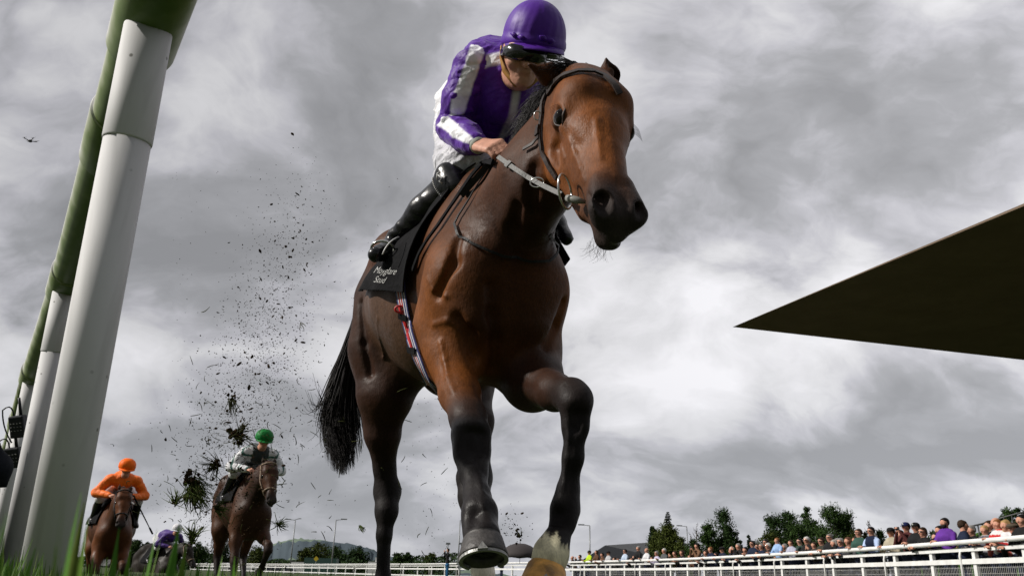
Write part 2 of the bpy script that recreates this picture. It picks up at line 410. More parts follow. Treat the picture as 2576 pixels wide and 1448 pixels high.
def ear_prims(base, tip, face, c1, w=.030):
    b, t, f = Vector(base), Vector(tip), Vector(face).normalized(); m = b.lerp(t, .45)
    ax = (t - b).normalized(); f = (f - ax*f.dot(ax)).normalized()
    return [C(b, m, w*.8, w, c=c1, k=.02), C(m, t, w, .006, c=c1, k=.012),
            C(m + f*.022 - ax*.03, t.lerp(m, .3) + f*.014, .020, .008, c=c1, k=.008, sub=True)]
def leg_prims(pts, c_hi, c_lo, k=.026, split=.5, foot=None):
    """pts: (point, radius, squash) from the body down; colour turns from c_hi to c_lo"""
    q = []; m = len(pts)
    cum = [0.0]
    for i in range(m - 1): cum.append(cum[-1] + (Vector(pts[i][0]) - Vector(pts[i+1][0])).length)
    cs = cum[max(1, round(split*(m-1)))]
    def nc(d):
        t = max(0, min(1, (d - cs + .19)/.25)); t = t*t*(3 - 2*t); return tuple(x*(1-t) + y*t for x, y in zip(c_hi, c_lo))
    for i in range(m - 1):
        (a, ra), (b, rb) = pts[i][:2], pts[i+1][:2]; c, c2, w = nc(cum[i]), nc(cum[i+1]), 1.0
        if foot is not None and i >= foot[0]: c = c2 = foot[1]; w = 7.0
        q.append(C(a, b, ra, rb, c=c, c2=c2, k=(k if i > 1 else .06), cw=w))
    return q
def hoof_mb(top, sole, fwd, w, c=(0.035, .03, .027), shoe=True):
    """hoof wall between coronet (top) and sole centres, racing plate underneath"""
    top, sole, fwd = Vector(top), Vector(sole), Vector(fwd); ax = (top - sole).normalized()
    f = (fwd - ax*fwd.dot(ax)).normalized(); s_ = ax.cross(f); h = (top - sole).length
    M = Matrix(((f.x, s_.x, ax.x, sole.x), (f.y, s_.y, ax.y, sole.y), (f.z, s_.z, ax.z, sole.z), (0, 0, 0, 1)))
    wall = MB(); plate = MB(); n = 28
    def ring(r_, hh, shift, tilt=0): # rounded toe, straighter heels
        out = []
        for k in range(n):
            q = 2*math.pi*k/n; x = math.cos(q)*r_; y = math.sin(q)*r_*.97
            if x < 0: x *= .86
            out.append(M @ Vector((x + shift, y, hh + tilt*x)))
        return out
    rings = [ring(w*.70, h*1.12, -w*.22), ring(w*.80, h, -w*.20, -.1), ring(w*.86, h*.72, -w*.13, -.06), ring(w*.93, h*.36, -w*.06), ring(w, .004, 0), ring(w*.97, 0, 0),
             ring(w*.72, .004, 0), ring(w*.45, .012, 0)]
    vs = [v for r_ in rings for v in r_]; fs = []
    for i in range(len(rings)-1):
        for k in range(n):
            k2 = (k+1) % n; fs.append((i*n+k, i*n+k2, (i+1)*n+k2, (i+1)*n+k))
    fs.append(tuple(range(n))); fs.append(tuple((len(rings)-1)*n + k for k in range(n))[::-1]); wall.add(vs, fs)
    # horseshoe with toe clip
    pts = []; ins = []
    for k in range(25):
        q = R(-140 + 280*k/24); x = math.cos(q); x = x*.86 if x < 0 else x
        pts.append(M @ Vector((x*w*.90, math.sin(q)*w*.88, -.004)))
    plate.ribbon(pts, [-ax]*25, w*.15, .007)
    if shoe:
        cl = [M @ Vector(v) for v in ((w*.96, -w*.20, -.006), (w*.96, w*.20, -.006), (w*.93, 0, w*.24), (w*1.03, -w*.20, -.004), (w*1.03, w*.20, -.004), (w*.98, 0, w*.26))]
        plate.add(cl, [(0, 2, 1), (3, 4, 5), (0, 1, 4, 3), (1, 2, 5, 4), (2, 0, 3, 5)])
    return wall, plate

coat_m = mat('horse_coat', attr=True, fine=170.0, rough=0.50, var=0.30, nscale=9, bump=0.30, bscale=30, spec=0.14, sheen=0.0)
hair_m = mat('black_hair', (0.010, 0.008, 0.008), rough=0.5, spec=.2, var=.3, nscale=60)
hoof_m = mat('hoof_horn', (0.040, 0.036, 0.034), rough=0.55, var=.5, nscale=50, bump=.3, bscale=90)
plate_m = mat('aluminium_plate', (0.26, 0.26, 0.25), rough=0.5, metal=.6, var=.35, nscale=60, bump=.2)
eye_m = mat('eye', (0.006, 0.004, 0.003), rough=0.05, var=.1, spec=.25)
tan_m = mat('stained_lit_hoof', (0.55, 0.28, 0.06), rough=0.6, var=.7, nscale=22, bump=.4, bscale=60)  # mottled tan horn, brightened to imitate reflected light

def bv_of(me):
    co = np.empty(len(me.vertices)*3, np.float32); me.vertices.foreach_get('co', co)
    return BVHTree.FromPolygons([tuple(v) for v in co.reshape(-1, 3)], [tuple(p.vertices) for p in me.polygons])
BAYF = (0.185, 0.059, 0.013)  # face coat, made brighter orange as painted sunlight
def main_horse():
    FH = HeadFrame(H(1474, 207, 2.46), H(1562, 606, 1.99), HMI.to_3x3() @ Vector((.30, -.93, -.08)))
    FH.sc = 1.07
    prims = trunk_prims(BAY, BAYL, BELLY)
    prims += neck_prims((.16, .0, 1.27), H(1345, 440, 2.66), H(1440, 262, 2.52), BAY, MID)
    prims += head_prims(FH, (.11, .036, .009), BAYF, MUZ)
    ear1 = (H(1418, 205, 2.50), H(1330, 163, 2.44)); ear2 = (H(1538, 222, 2.50), H(1524, 148, 2.48))
    prims += ear_prims(*ear1, FH.n*.6 + Vector((0, 0, 1)), BAY, .036); prims += ear_prims(*ear2, FH.n, MID, .033)
    # right foreleg, swung forward, sole to the camera
    A = [(H(1128, 800, 2.84), px(68, 2.8)), (H(1135, 900, 2.72), px(58, 2.7)), (H(1156, 990, 2.55), px(50, 2.55)), (H(1177, 1050, 2.42), px(44, 2.42)),
         (H(1185, 1095, 2.34), px(46, 2.34)), (H(1187, 1140, 2.30), px(43, 2.3)), (H(1190, 1185, 2.25), px(33, 2.25)), (H(1200, 1250, 2.16), px(31, 2.16)),
         (H(1206, 1288, 2.10), px(41, 2.1)), (H(1206, 1318, 2.07), px(38, 2.07)), (H(1210, 1340, 2.03), px(40, 2.02)), (H(1213, 1352, 2.01), px(46, 1.99))]
    prims += leg_prims(A, BAYL, DK, split=.27)
    # left foreleg: forearm carried out, cannon hanging down
    B = [(H(1330, 885, 2.90), px(80, 2.9)), (H(1345, 955, 2.72), px(64, 2.7)), (H(1395, 985, 2.52), px(46, 2.5)), (H(1438, 992, 2.40), px(39, 2.4)),
         (H(1447, 1014, 2.36), px(39, 2.36)), (H(1447, 1070, 2.34), px(31, 2.34)), (H(1441, 1150, 2.32), px(24, 2.3)), (H(1428, 1235, 2.30), px(26, 2.28)),
         (H(1421, 1280, 2.28), px(34, 2.26)), (H(1415, 1315, 2.25), px(28, 2.24)), (H(1397, 1362, 2.20), px(31, 2.18)), (H(1386, 1390, 2.16), px(41, 2.15)), (H(1380, 1410, 2.13), px(44, 2.1))]
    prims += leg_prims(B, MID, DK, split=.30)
    prims.append(C(H(1330, 975, 2.70), H(1310, 960, 2.85), px(52, 2.7), c=MID, k=.05)); prims.append(C(H(1428, 1010, 2.42), H(1458, 1000, 2.38), px(30, 2.4), c=DK, k=.02))
    # hind legs
    Cg = [(H(985, 760, 3.85), px(96, 3.8)), (H(962, 880, 3.75), px(80, 3.7)), (H(958, 990, 3.66), px(60, 3.6)), (H(962, 1090, 3.64), px(45, 3.6)),
          (H(967, 1175, 3.66), px(27, 3.6)), (H(974, 1235, 3.66), px(33, 3.6)), (H(972, 1285, 3.60), px(27, 3.6)), (H(966, 1345, 3.56), px(18, 3.5)), (H(963, 1450, 3.50), px(17, 3.5)), (H(960, 1500, 3.45), px(23, 3.4))]
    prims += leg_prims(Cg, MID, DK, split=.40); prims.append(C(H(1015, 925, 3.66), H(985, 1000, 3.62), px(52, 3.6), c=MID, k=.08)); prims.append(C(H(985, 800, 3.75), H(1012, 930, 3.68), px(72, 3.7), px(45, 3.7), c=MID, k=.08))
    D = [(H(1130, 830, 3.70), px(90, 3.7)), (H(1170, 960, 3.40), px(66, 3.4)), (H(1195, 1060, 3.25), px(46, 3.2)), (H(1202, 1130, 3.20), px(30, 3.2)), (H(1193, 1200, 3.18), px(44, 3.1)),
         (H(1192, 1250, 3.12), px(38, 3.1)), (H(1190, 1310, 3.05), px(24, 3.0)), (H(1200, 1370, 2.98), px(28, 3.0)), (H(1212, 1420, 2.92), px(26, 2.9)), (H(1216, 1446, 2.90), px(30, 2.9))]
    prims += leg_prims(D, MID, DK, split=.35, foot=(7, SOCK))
    m0 = sdf_mesh('rough', prims, 0.012, smooth=1); bv = bv_of(m0); eye = HMI @ CM.translation
    def on(x, y, dp):
        d = (H(x, y, 1.0) - eye).normalized(); loc, nn, i, ds = bv.ray_cast(eye, d)
        if loc is None: return None
        return loc + (-nn if nn.dot(d) < 0 else nn)*dp
    def line(pts, r, k, sub=False, dp=.0, c=BAY):
        q = [on(x, y, dp) for x, y in pts]
        for a, b in zip(q, q[1:]):
            if a and b and (a - b).length < .25: prims.append(C(a, b, r, r, c=c, k=k, sub=sub, cw=0.0))
    for pts in ([(1432, 350), (1447, 390), (1462, 425), (1470, 455)], [(1400, 345), (1415, 380), (1420, 400)], [(1090, 815), (1125, 806), (1160, 820)], [(1075, 700), (1090, 730), (1120, 745)],
                [(1108, 860), (1118, 905), (1126, 950), (1140, 985)], [(1500, 300), (1505, 350), (1510, 400)],
                [(1205, 1195), (1212, 1240), (1215, 1275)], [(1430, 1080), (1424, 1150), (1415, 1230)], [(950, 800), (955, 850), (965, 900)]): line(pts, .0028, .016, dp=.0)
    for pts in ([(1235, 720), (1240, 790), (1246, 860), (1240, 930)], [(1150, 800), (1180, 840), (1192, 890)], [(1420, 760), (1400, 820), (1375, 870)], [(1300, 520), (1290, 580), (1300, 640)],
                [(1150, 600), (1140, 660), (1100, 740)], [(1395, 330), (1390, 370), (1400, 410)], [(1178, 1085), (1172, 1120), (1180, 1150)], [(1455, 1040), (1450, 1075)],
                [(905, 760), (915, 860), (930, 940)], [(1215, 1090), (1212, 1130)], [(1340, 420), (1335, 480), (1345, 540)], [(1190, 1290), (1185, 1310)], [(1405, 1290), (1404, 1310)]): line(pts, .005, .040, sub=True, dp=.009)
    me = sdf_mesh('racehorse', prims, 0.0055, smooth=2, colsig=.020)
    B9, B12 = np.array(B[8][0]), np.array(B[-1][0])
    def socks(co, c):
        out = c.copy(); d = np.linalg.norm(co - B12, axis=1); X = np.array([proj(HM @ Vector(v)) for v in co[d < .34]]); x, y = X[:, 0], X[:, 1]
        nz = 7*np.sin(x*.23) + 5*np.sin(x*.61 + y*.1) + 3*np.sin(x*1.3); m = np.clip((y + nz - 1338 - np.maximum(x - 1398, 0)*1.25)/9, 0, 1)*(x > 1290)*(x < 1500); m = m[:, None]
        s_ = np.array(SOCK)*(1 - .35*np.clip(np.sin(x*.11)*np.sin(y*.09 + 1), 0, 1))[:, None]*np.array([1, 1, .82]); dark = np.array(DK); base = out[d < .34]; far = (y > 1300)[:, None] & (x > 1290)[:, None] & (x < 1500)[:, None]
        base = np.where(far, dark*(1 - m) + s_*m, base); out[d < .34] = base; return out
    set_cols(me, socks)
    o = link('racehorse', me, None, coat_m); o.matrix_world = HM
    tag(o, 'bay racehorse galloping close past the white rail with raised front hoof', 'horse', 'racehorses on the track')
    # eyes
    for sd in (-1, 1):
        e = MB(); e.blob(FH(.200, -.004, sd*.0895), .028, 3); e.build('eye', eye_m, o)
        for dn, sg in ((.006, 1), (-.004, -1)):
            ld = MB(); pts = []
            for i in range(13):
                u = i/12; q = math.pi*u; tt, nn = .166 + .070*u, .006 - .012*u + sg*.025*math.sin(q)
                c_ = Vector((tt - .200, nn + .004, 0)); rr = math.sqrt(max(0, .0295**2 - min(c_.length, .028)**2)); pts.append(FH(tt, nn, sd*(.0895 + max(rr, .004) - .002)))
            ld.tube(pts, [.002] + [.0042 if sg > 0 else .003]*11 + [.002], 8); ld.build('eyelid', mat('dark_skin', (.028, .015, .009), rough=.5, spec=.3), o)
    rg = random.Random(3)
    # forelock, mane
    st = []
    for i in range(520):
        u = rg.random(); a = FH(-.030 + .03*rg.random(), -.04 + .05*rg.random(), rg.uniform(-.05, .055))
        st.append(bez(a, a - FH.a*(.02 + .035*rg.random()) + FH.n*.015 + FH.l*rg.uniform(-.05, .02) - Vector((0, 0, -.02)), a + FH.n*(.01 + .03*rg.random()) + FH.l*rg.uniform(-.12, -.02) + FH.a*rg.uniform(-.01, .03), 6))
    hair(st, .0016).build('forelock', hair_m, o)
    st = []; pb, pm, pt = Vector((-.02, 0, 1.52)), H(1345, 440, 2.66) + Vector((-.10, 0, .155)), H(1440, 262, 2.52) + Vector((-.07, 0, .10))
    for i in range(2600):
        t = .42 + .58*rg.random(); a = pb.lerp(pm, t*2) if t < .5 else pm.lerp(pt, t*2-1)
        a = a + Vector((rg.uniform(-.02, .02), rg.uniform(-.02, .02), rg.uniform(-.03, 0)))
        w = Vector((rg.uniform(-.09, .01), -.01 - .05*rg.random(), .035 + .05*rg.random()))*(.35 + .65*min(1, (t-.4)*2.2))
        st.append(bez(a, a + w, a + w*1.2 + Vector((-.03, -.03*rg.random(), -.05 - .07*rg.random()))*(.35 + .65*min(1, (t-.4)*2.2)), 6))
    hair(st, .0015).build('mane', hair_m, o)
    # tail
    st = []; root = H(905, 800, 4.25)
    for i in range(1500):
        u = rg.gauss(0, .55); w = rg.random()
        a = root + Vector((rg.uniform(-.03, .03), rg.uniform(-.03, .03), rg.uniform(-.05, .05)))
        ex = 862 + u*38 + rg.uniform(-8, 8); ey = 1195 - abs(rg.gauss(0, 60)) - u*u*40
        if w < .05: ex -= rg.uniform(20, 70); ey -= rg.uniform(20, 170)
        b = H(872 - 15 + u*26, 960, 4.3 + rg.uniform(-.1, .1)); c = H(852 + u*46, 1090, 4.2 + rg.uniform(-.1, .1)); d = H(ex, ey, 4.15 + rg.uniform(-.1, .1))
        m1, m2 = bez(a, b, c, 6), None
        st.append([a*(1-t)**3 + b*3*t*(1-t)**2 + c*3*t*t*(1-t) + d*t**3 for t in [k/10 for k in range(11)]])
    for k in range(7):
        st.append(bez(H(868, 990 - k*4, 4.25), H(850, 1035 + k*3, 4.25), H(770 + k*8, 1012 + k*5, 4.25), 9))
    hair(st, .0032, .0006).build('tail', hair_m, o)
    # hooves with plates
    fwd = HMI.to_3x3() @ Vector((0, -1, .1))
    for nm, top, sole, fw, w, m_ in (('hoof', H(1213, 1347, 1.985), H(1216, 1404, 1.945), fwd, px(66, 1.94), hoof_m),
                             ('hoof', H(1376, 1422, 2.12), H(1362, 1490, 2.06), fwd, px(66, 2.06), tan_m), ('hoof', H(962, 1515, 3.44), H(958, 1560, 3.40), fwd, .062, hoof_m),
                             ('hoof', H(1216, 1462, 2.90), H(1216, 1510, 2.88), fwd, .060, hoof_m)):
        w1, p1 = hoof_mb(top, sole, fw, w); ho = w1.build(nm, m_, o); p1.build('horseshoe', plate_m, ho, smooth=False)
    # whiskers
    st = []
    for i in range(40):
        a = FH(.53 + .05*rg.random(), -.09 - .02*rg.random(), rg.uniform(-.03, .03)); st.append(bez(a, a + FH.a*.015 - FH.n*.015, a + FH.a*(.02 + .025*rg.random()) - FH.n*(.012 + .02*rg.random()) + FH.l*rg.uniform(-.04, .03), 5))
    hair(st, .00035, .0002).build('whiskers', hair_m, o)
    for sd in (-1, 1):
        st = [bez(FH(.172 + .006*i, .014, sd*.102), FH(.172 + .006*i, .012, sd*.118), FH(.185 + .006*i, .004, sd*.132), 5) for i in range(9)]
        hair(st, .0006).build('eyelashes', hair_m, o)
    return o, FH, me
MH, FH, MH_me = main_horse()
_co = np.empty(len(MH_me.vertices)*3, np.float32); MH_me.vertices.foreach_get('co', _co)
BV = BVHTree.FromPolygons([tuple(v) for v in _co.reshape(-1, 3)], [tuple(p.vertices) for p in MH_me.polygons])
EYE = HMI @ CM.translation
def hit(x, y, off=0.006):
    """point of the horse's skin seen at x, y (horse frame), raised by off; and its outward normal"""
    d = (H(x, y, 1.0) - EYE).normalized(); loc, nrm, i, ds = BV.ray_cast(EYE, d)
    if loc is None:
        loc, nrm, i, ds = BV.find_nearest(H(x, y, 2.6))
    if nrm.dot(d) > 0: nrm = -nrm
    return loc + nrm*off, nrm
# ---------------------------------------------------------------- the leading jockey
PUR = (0.075, 0.008, 0.26); WHT = (0.80, 0.80, 0.84)
silk_m = mat('racing_silk', attr=True, rough=0.55, var=.12, nscale=18, bump=.7, bscale=11, bdist=.03, spec=.25, sheen=.1)
breech_m = mat('breeches_nylon', (0.50, 0.50, 0.54), rough=0.5, var=.2, nscale=14, bump=.9, bscale=14, bdist=.03, spec=.3)
boot_m = mat('boot_leather', (0.006, 0.006, 0.007), rough=0.27, var=.3, nscale=20, bump=.25, bscale=14, bdist=.02, spec=.4)
skin_m = mat('skin', (0.50, 0.25, 0.17), rough=0.5, var=.18, nscale=30, bump=.25, bscale=80)
blk_m = mat('black_cloth', (0.010, 0.010, 0.011), rough=0.9, spec=.06, var=.3, nscale=30, bump=.4, bscale=60)
lea_m = mat('black_leather', (0.010, 0.009, 0.009), rough=0.5, spec=.2, var=.3, nscale=40, bump=.2)
grey_strap_m = mat('grey_web_strap', (0.13, 0.13, 0.125), rough=0.6, var=.2, nscale=60, bump=.3, bscale=200)
steel_m = mat('steel', (0.60, 0.60, 0.58), rough=0.22, metal=.9, var=.1)
gog_m = mat('goggle_lens', (0.008, 0.008, 0.009), rough=0.08, var=.1, coat=.5)
tanst_m = mat('tan_strap', (0.33, 0.16, 0.03), rough=.6, var=.2)
wht_m = mat('white_cuff', (0.62, 0.66, 0.60), rough=.6, var=.1)

def V3(v): return np.array(v, float)
def hand_prims(wrist, knuck, nrm, side, c, sc=1.0, curl=1.0):
    """palm with four unequal bent fingers and a thumb; nrm = back of the hand, side = towards the thumb"""
    w, k = Vector(wrist), Vector(knuck); ax = (k - w).normalized(); nrm = Vector(nrm); nrm = (nrm - ax*nrm.dot(ax)).normalized()
    sd = Vector(side); sd = (sd - ax*sd.dot(ax) - nrm*sd.dot(nrm)).normalized(); q = []
    for i in range(4):
        o = sd*(.030 - .020*i)*sc
        q.append(C(w + o*.55, k + o, .014*sc, .0115*sc, c=c, k=.012))
        ln = (.040, .045, .042, .033)[i]*sc; r = (.0098, .010, .0096, .0085)[i]*sc
        p1 = k + o + (ax*.75 - nrm*.65*curl).normalized()*ln; p2 = p1 + (ax*-.15 - nrm)*ln*.62 if curl > .5 else p1 + (ax*.9 - nrm*.4)*ln*.6
        p3 = p2 + (-ax - nrm*.2)*ln*.45 if curl > .5 else p2 + (ax*.8 - nrm*.5)*ln*.45
        q += [C(k + o, p1, r*1.12, r, c=c, k=.004), C(p1, p2, r, r*.92, c=c, k=.004), C(p2, p3, r*.92, r*.8, c=c, k=.004)]
    t0 = w + sd*.022*sc + ax*.018*sc; t1 = t0 + (sd*.8 + ax*.7 - nrm*.4).normalized()*.038*sc; t2 = t1 + (ax*.8 - nrm*.55 - sd*.15).normalized()*.032*sc
    q += [C(t0, t1, .015*sc, .012*sc, c=c, k=.012), C(t1, t2, .0118*sc, .009*sc, c=c, k=.004)]
    return q
def face_prims(c0, up, fw, r, c, beard=None):
    """skull, jaw, nose, mouth, ears; up and fw are unit vectors, r = half the head's width"""
    up, fw = Vector(up).normalized(), Vector(fw); fw = (fw - up*fw.dot(up)).normalized(); l = up.cross(fw); c0 = Vector(c0)
    def F(u, f, s): return c0 + up*u*r + fw*f*r + l*s*r
    q = [C(F(.35, -.2, 0), F(.2, .15, 0), r*1.0, r*.95, c=c, k=.02*r/.08), C(F(-.1, .15, 0), F(-.75, .42, 0), r*.80, r*.50, c=beard or c, k=.03*r/.08),
         C(F(-.9, .55, 0), F(-1.0, .68, 0), r*.28, r*.24, c=beard or c, k=.02*r/.08),
         C(F(.15, 1.02, 0), F(-.22, 1.25, 0), r*.12, r*.19, c=c, k=.012*r/.08),
         C(F(.22, .90, -.45), F(.22, .90, .45), r*.18, c=c, k=.02*r/.08),
         C(F(-.55, .98, -.2), F(-.55, .98, .2), r*.12, c=(c[0]*.85, c[1]*.55, c[2]*.55), k=.012*r/.08)]
    for s in (-1, 1):
        q.append(C(F(.12, -.1, s*1.0), F(-.28, -.05, s*.98), r*.19, r*.12, c=c, k=.01*r/.08, n=l, s=.45))
        q.append(C(F(-.12, .85, s*.48), F(-.2, .7, s*.6), r*.24, c=c, k=.02*r/.08))
        q.append(C(F(.08, 1.15, s*.38), F(.08, 1.1, s*.40), r*.15, k=.01*r/.08, sub=True))
    return q, F

def main_jockey():
    SK = (0.50, 0.25, 0.17)
    hc = P(1316, 151, 2.99); up = (P(1343, 30, 3.02) - P(1328, 150, 3.06)).normalized(); fw = Vector((.16, -.97, -.42)).normalized()
    fp, FF = face_prims(hc, up, fw, .079, SK)
    sh1, el1, wr1 = P(1188, 168, 3.13), P(1140, 322, 3.22), P(1203, 366, 2.92)
    sh2, el2, wr2 = P(1335, 195, 3.30), P(1400, 330, 3.25), P(1330, 385, 3.02)
    hand_n = Vector((-.25, -.35, .9))
    body = fp + [C(hc - up*.06, P(1255, 190, 3.25), .052, .062, c=SK, k=.03),
        C(P(1262, 215, 3.2), P(1200, 330, 3.5), .10, .095, c=SK, k=.05), C(P(1200, 330, 3.5), P(1165, 370, 3.60), .09, .09, c=SK, k=.05),
        C(sh1, el1, .045, .036, c=SK), C(el1, wr1, .034, .021, c=SK), C(sh2, el2, .045, .036, c=SK), C(el2, wr2, .034, .021, c=SK)]
    hip1, kn1, an1 = P(1155, 375, 3.50), P(1150, 445, 3.10), P(985, 610, 3.26)
    to1 = P(945, 640, 3.14)
    body += [C(hip1, kn1, .06, .04, c=SK), C(kn1, an1, .035, .02, c=SK), C(an1, to1, .018, .015, c=SK)]
    k1 = P(1243, 367, 2.80)
    body += hand_prims(wr1, k1, (CM.to_3x3() @ Vector((-.05, .55, .85))), (CM.to_3x3() @ Vector((.2, .8, .1))), (.52, .25, .16))
    body += hand_prims(wr2, P(1300, 392, 2.96), hand_n, (-.3, -.2, 1), SK)
    o = link('person', sdf_mesh('jockey_body', body, .0062, smooth=1), None, skin_m)
    tag(o, 'jockey in purple silks with white sleeve stripes and purple helmet crouched over the leading horse', 'person', 'jockeys riding in the race')
    # the jersey
    j = [C(P(1275, 205, 3.20), P(1232, 290, 3.32), .135, .125, c=PUR, k=.08), C(P(1232, 290, 3.32), P(1165, 355, 3.52), .125, .115, c=PUR, k=.08),
         C(P(1235, 165, 3.30), P(1166, 270, 3.65), .112, .112, c=PUR, k=.10), C(P(1166, 270, 3.65), P(1162, 335, 3.62), .110, .112, c=PUR, k=.08),
         C(P(1205, 152, 3.18), P(1330, 178, 3.26), .066, .062, c=PUR, k=.06), C(P(1255, 170, 3.16), P(1290, 260, 3.14), .07, .085, c=PUR, k=.06),
         C(sh1, P(1160, 250, 3.16), .070, .066, c=PUR, k=.03), C(P(1160, 250, 3.16), el1, .066, .058, c=PUR, k=.03),
         C(el1, P(1175, 348, 3.04), .060, .054, c=PUR, k=.03), C(P(1175, 348, 3.04), P(1198, 362, 2.94), .052, .036, c=PUR, k=.02),
         C(sh2, el2, .068, .056, c=PUR, k=.03), C(el2, wr2, .055, .032, c=PUR, k=.03)]
    rg = random.Random(5)        # folds across the sleeve and the side
    for i in range(9):
        t = i/8; a = sh1.lerp(el1, t) if t < 1 else el1; nn = (CM.translation - a).normalized()
        l_ = a + nn*.070 + Vector((-.045, 0, rg.uniform(-.03, .03))); r_ = a + nn*.068 + Vector((.05, 0, rg.uniform(-.03, .03)))
        j.append(C(l_, r_, .004, .002, k=.018, c=PUR, sub=(i % 2 == 0)))
    for i in range(7):
        a = P(1215 + rg.uniform(0, 60), 220 + i*20, 3.02); j.append(C(a, a + (CM.to_3x3() @ Vector((rg.uniform(-.09, -.03), rg.uniform(-.10, .0), 0))), .004, .002, k=.02, c=PUR, sub=True))
    me = sdf_mesh('jersey', j, .0045, smooth=1)
    W = np.array(WHT); Pp = np.array(PUR)
    def seg(co, a, b):
        a, b = V3(a), V3(b); ba = b - a; t = np.clip(((co - a) @ ba)/(ba @ ba), 0, 1); q = co - a - t[:, None]*ba; return q, t, np.linalg.norm(q, axis=1)
    RM = np.array(CM.to_3x3())
    def colfn(co, c):
        out = np.tile(Pp, (len(co), 1)); segs = [(sh1, P(1160, 250, 3.16)), (P(1160, 250, 3.16), el1), (el1, P(1178, 350, 3.04)), (P(1178, 350, 3.04), P(1200, 364, 2.93))]
        best = np.full(len(co), 9.); lat = np.zeros(len(co))
        for a, b in segs:
            q, t, d = seg(co, a, b); ax = V3(b - a); ax /= np.linalg.norm(ax); vd = V3(Vector(a) - CM.translation); vd /= np.linalg.norm(vd)
            side = np.cross(ax, vd); side /= np.linalg.norm(side); m = d < best; best[m] = d[m]; lat[m] = (q @ side)[m]/np.maximum(d[m], .02)
            fr = (q @ vd); lat[m & (fr > .02)] = .9*np.sign(lat[m & (fr > .02)])
        arm = best < .078; s = lat*-1
        def sm(v, w=.05): return np.clip(v/w*.5 + .5, 0, 1)
        def mixw(m, k=1.0):
            m = (m*1.0)[:, None]; out[:] = out*(1-m) + W*k*m
        mixw(arm*np.maximum(sm(s + .34)*sm(.42 - s), sm(s - 1.2)))
        pcx = np.array([proj(Vector(v)) for v in co]); x, y, z = pcx.T; front = z < 3.30
        mixw((front & ~arm)*sm(x - 1210, 4)*sm(1264 - x, 4)*sm(174 - (x-1210)*.25 - y, 4)*sm(y - 146 + (x-1212)*.3, 4))
        lx = 1302 - (y - 210)*.16 - np.maximum(y-290, 0)*.35
        mixw((front & ~arm)*sm(x - lx + 9, 4)*sm(lx + 9 - x, 4)*(y > 205), .7)
        mixw(sm(z - 3.40, .03)*sm(1135 - x, 5))
        return out
    set_cols(me, colfn); wrinkle(me, .0052, 9, (1, 1, 1.6), 3.1, 3); link('jersey', me, o, silk_m)
    # collar, cuff
    cu = MB(); cu.tube([wr1 - (wr1-el1)*.16, wr1 + (wr1-el1)*.02], [.033, .031], 16); cu.build('cuff', wht_m, o)
    # breeches
    b = [C(P(1166, 320, 3.80), P(1164, 350, 3.74), .115, .12, c=WHT, k=.05), C(hip1, P(1155, 418, 3.15), .098, .078, c=WHT, k=.05), C(P(1150, 405, 3.3), P(1215, 405, 3.08), .075, .045, c=WHT, k=.05),
         C(P(1155, 418, 3.15), P(1130, 448, 3.13), .070, .054, c=WHT, k=.03), C(P(1160, 380, 3.6), P(1330, 420, 3.3), .10, .08, c=WHT, k=.05)]
    for i in range(10):
        a = P(1105 + i*12, 395 + rg.uniform(-14, 22), 3.04); j_ = C(a, a + (CM.to_3x3() @ Vector((rg.uniform(-.02, .05), rg.uniform(-.07, -.02), 0))), .006, .003, k=.02, sub=True); b.append(j_)
    bme = sdf_mesh('breeches', b, .0055, smooth=1); wrinkle(bme, .008, 10, (1, 1, 1.4), 1.0, 3); link('breeches', bme, o, breech_m)
    # boots: the near one with folds, toe and stirrup leather
    bt = [C(P(1140, 462, 3.10), P(1065, 530, 3.18), .062, .058, k=.03), C(P(1128, 440, 3.10), P(1150, 470, 3.06), .050, .050, k=.03), C(P(1065, 530, 3.18), P(1000, 598, 3.26), .058, .038, k=.02), C(P(1000, 598, 3.26), P(992, 622, 3.26), .040, .042, k=.02),
          C(P(992, 622, 3.26), P(945, 640, 3.12), .042, .030, k=.02), C(P(985, 640, 3.24), P(1000, 655, 3.20), .034, .030, k=.02)]
    for i, (x, y) in enumerate(((1075, 485), (1052, 505), (1034, 532), (1012, 555), (995, 575), (985, 592))):
        a = P(x-14, y-2, 3.06+.03*i); bt.append(C(a, P(x+46, y+26, 3.07+.03*i), .005, .004, k=.016, sub=True))
        bt.append(C(P(x-6, y+12, 3.125+.03*i), P(x+40, y+36, 3.12+.03*i), .010, .006, k=.02))
    bme = sdf_mesh('boot', bt, .0045, smooth=1); wrinkle(bme, .0022, 9, (1, 1, 2.2), 5.0, 1); bo = link('boot', bme, o, boot_m)
    tr = MB(); tr.tube(bez(P(1003, 596, 3.10), P(975, 605, 3.05), P(962, 640, 3.05), 8), .003, 6); tr.build('boot_trim', mat('white_piping', (.7, .7, .7), rough=.4), bo)
    em = MB()
    for i in range(14):
        t = i/13; em.blob(P(1088 + 30*t*t, 448 + 52*t, 3.035), .004, 1)
    em.tube([P(1100, 440, 3.03), P(1112, 447, 3.02), P(1105, 456, 3.02), P(1112, 462, 3.02)], .003, 5); em.tube([P(1098, 452, 3.03), P(1100, 436, 3.03), P(1108, 432, 3.03)], .003, 5)
    em.build('boot_badge', mat('grey_print', (.5, .5, .5), rough=.5), bo)
    b2 = [C(P(1330, 430, 3.15), P(1400, 560, 3.45), .055, .04, k=.03), C(P(1400, 560, 3.45), P(1425, 600, 3.35), .038, .03, k=.02)]
    link('boot', sdf_mesh('boot_far', b2, .012, smooth=1), o, boot_m)
    # helmet: silk cap over the shell, peak, seams, bow
    rgt = fw.cross(up).normalized(); upp = up; fwd = upp.cross(rgt)*-1
    fwd = rgt.cross(upp).normalized();  fwd = fwd if fwd.dot(fw) > 0 else -fwd
    ctr = P(1343, 100, 3.02)
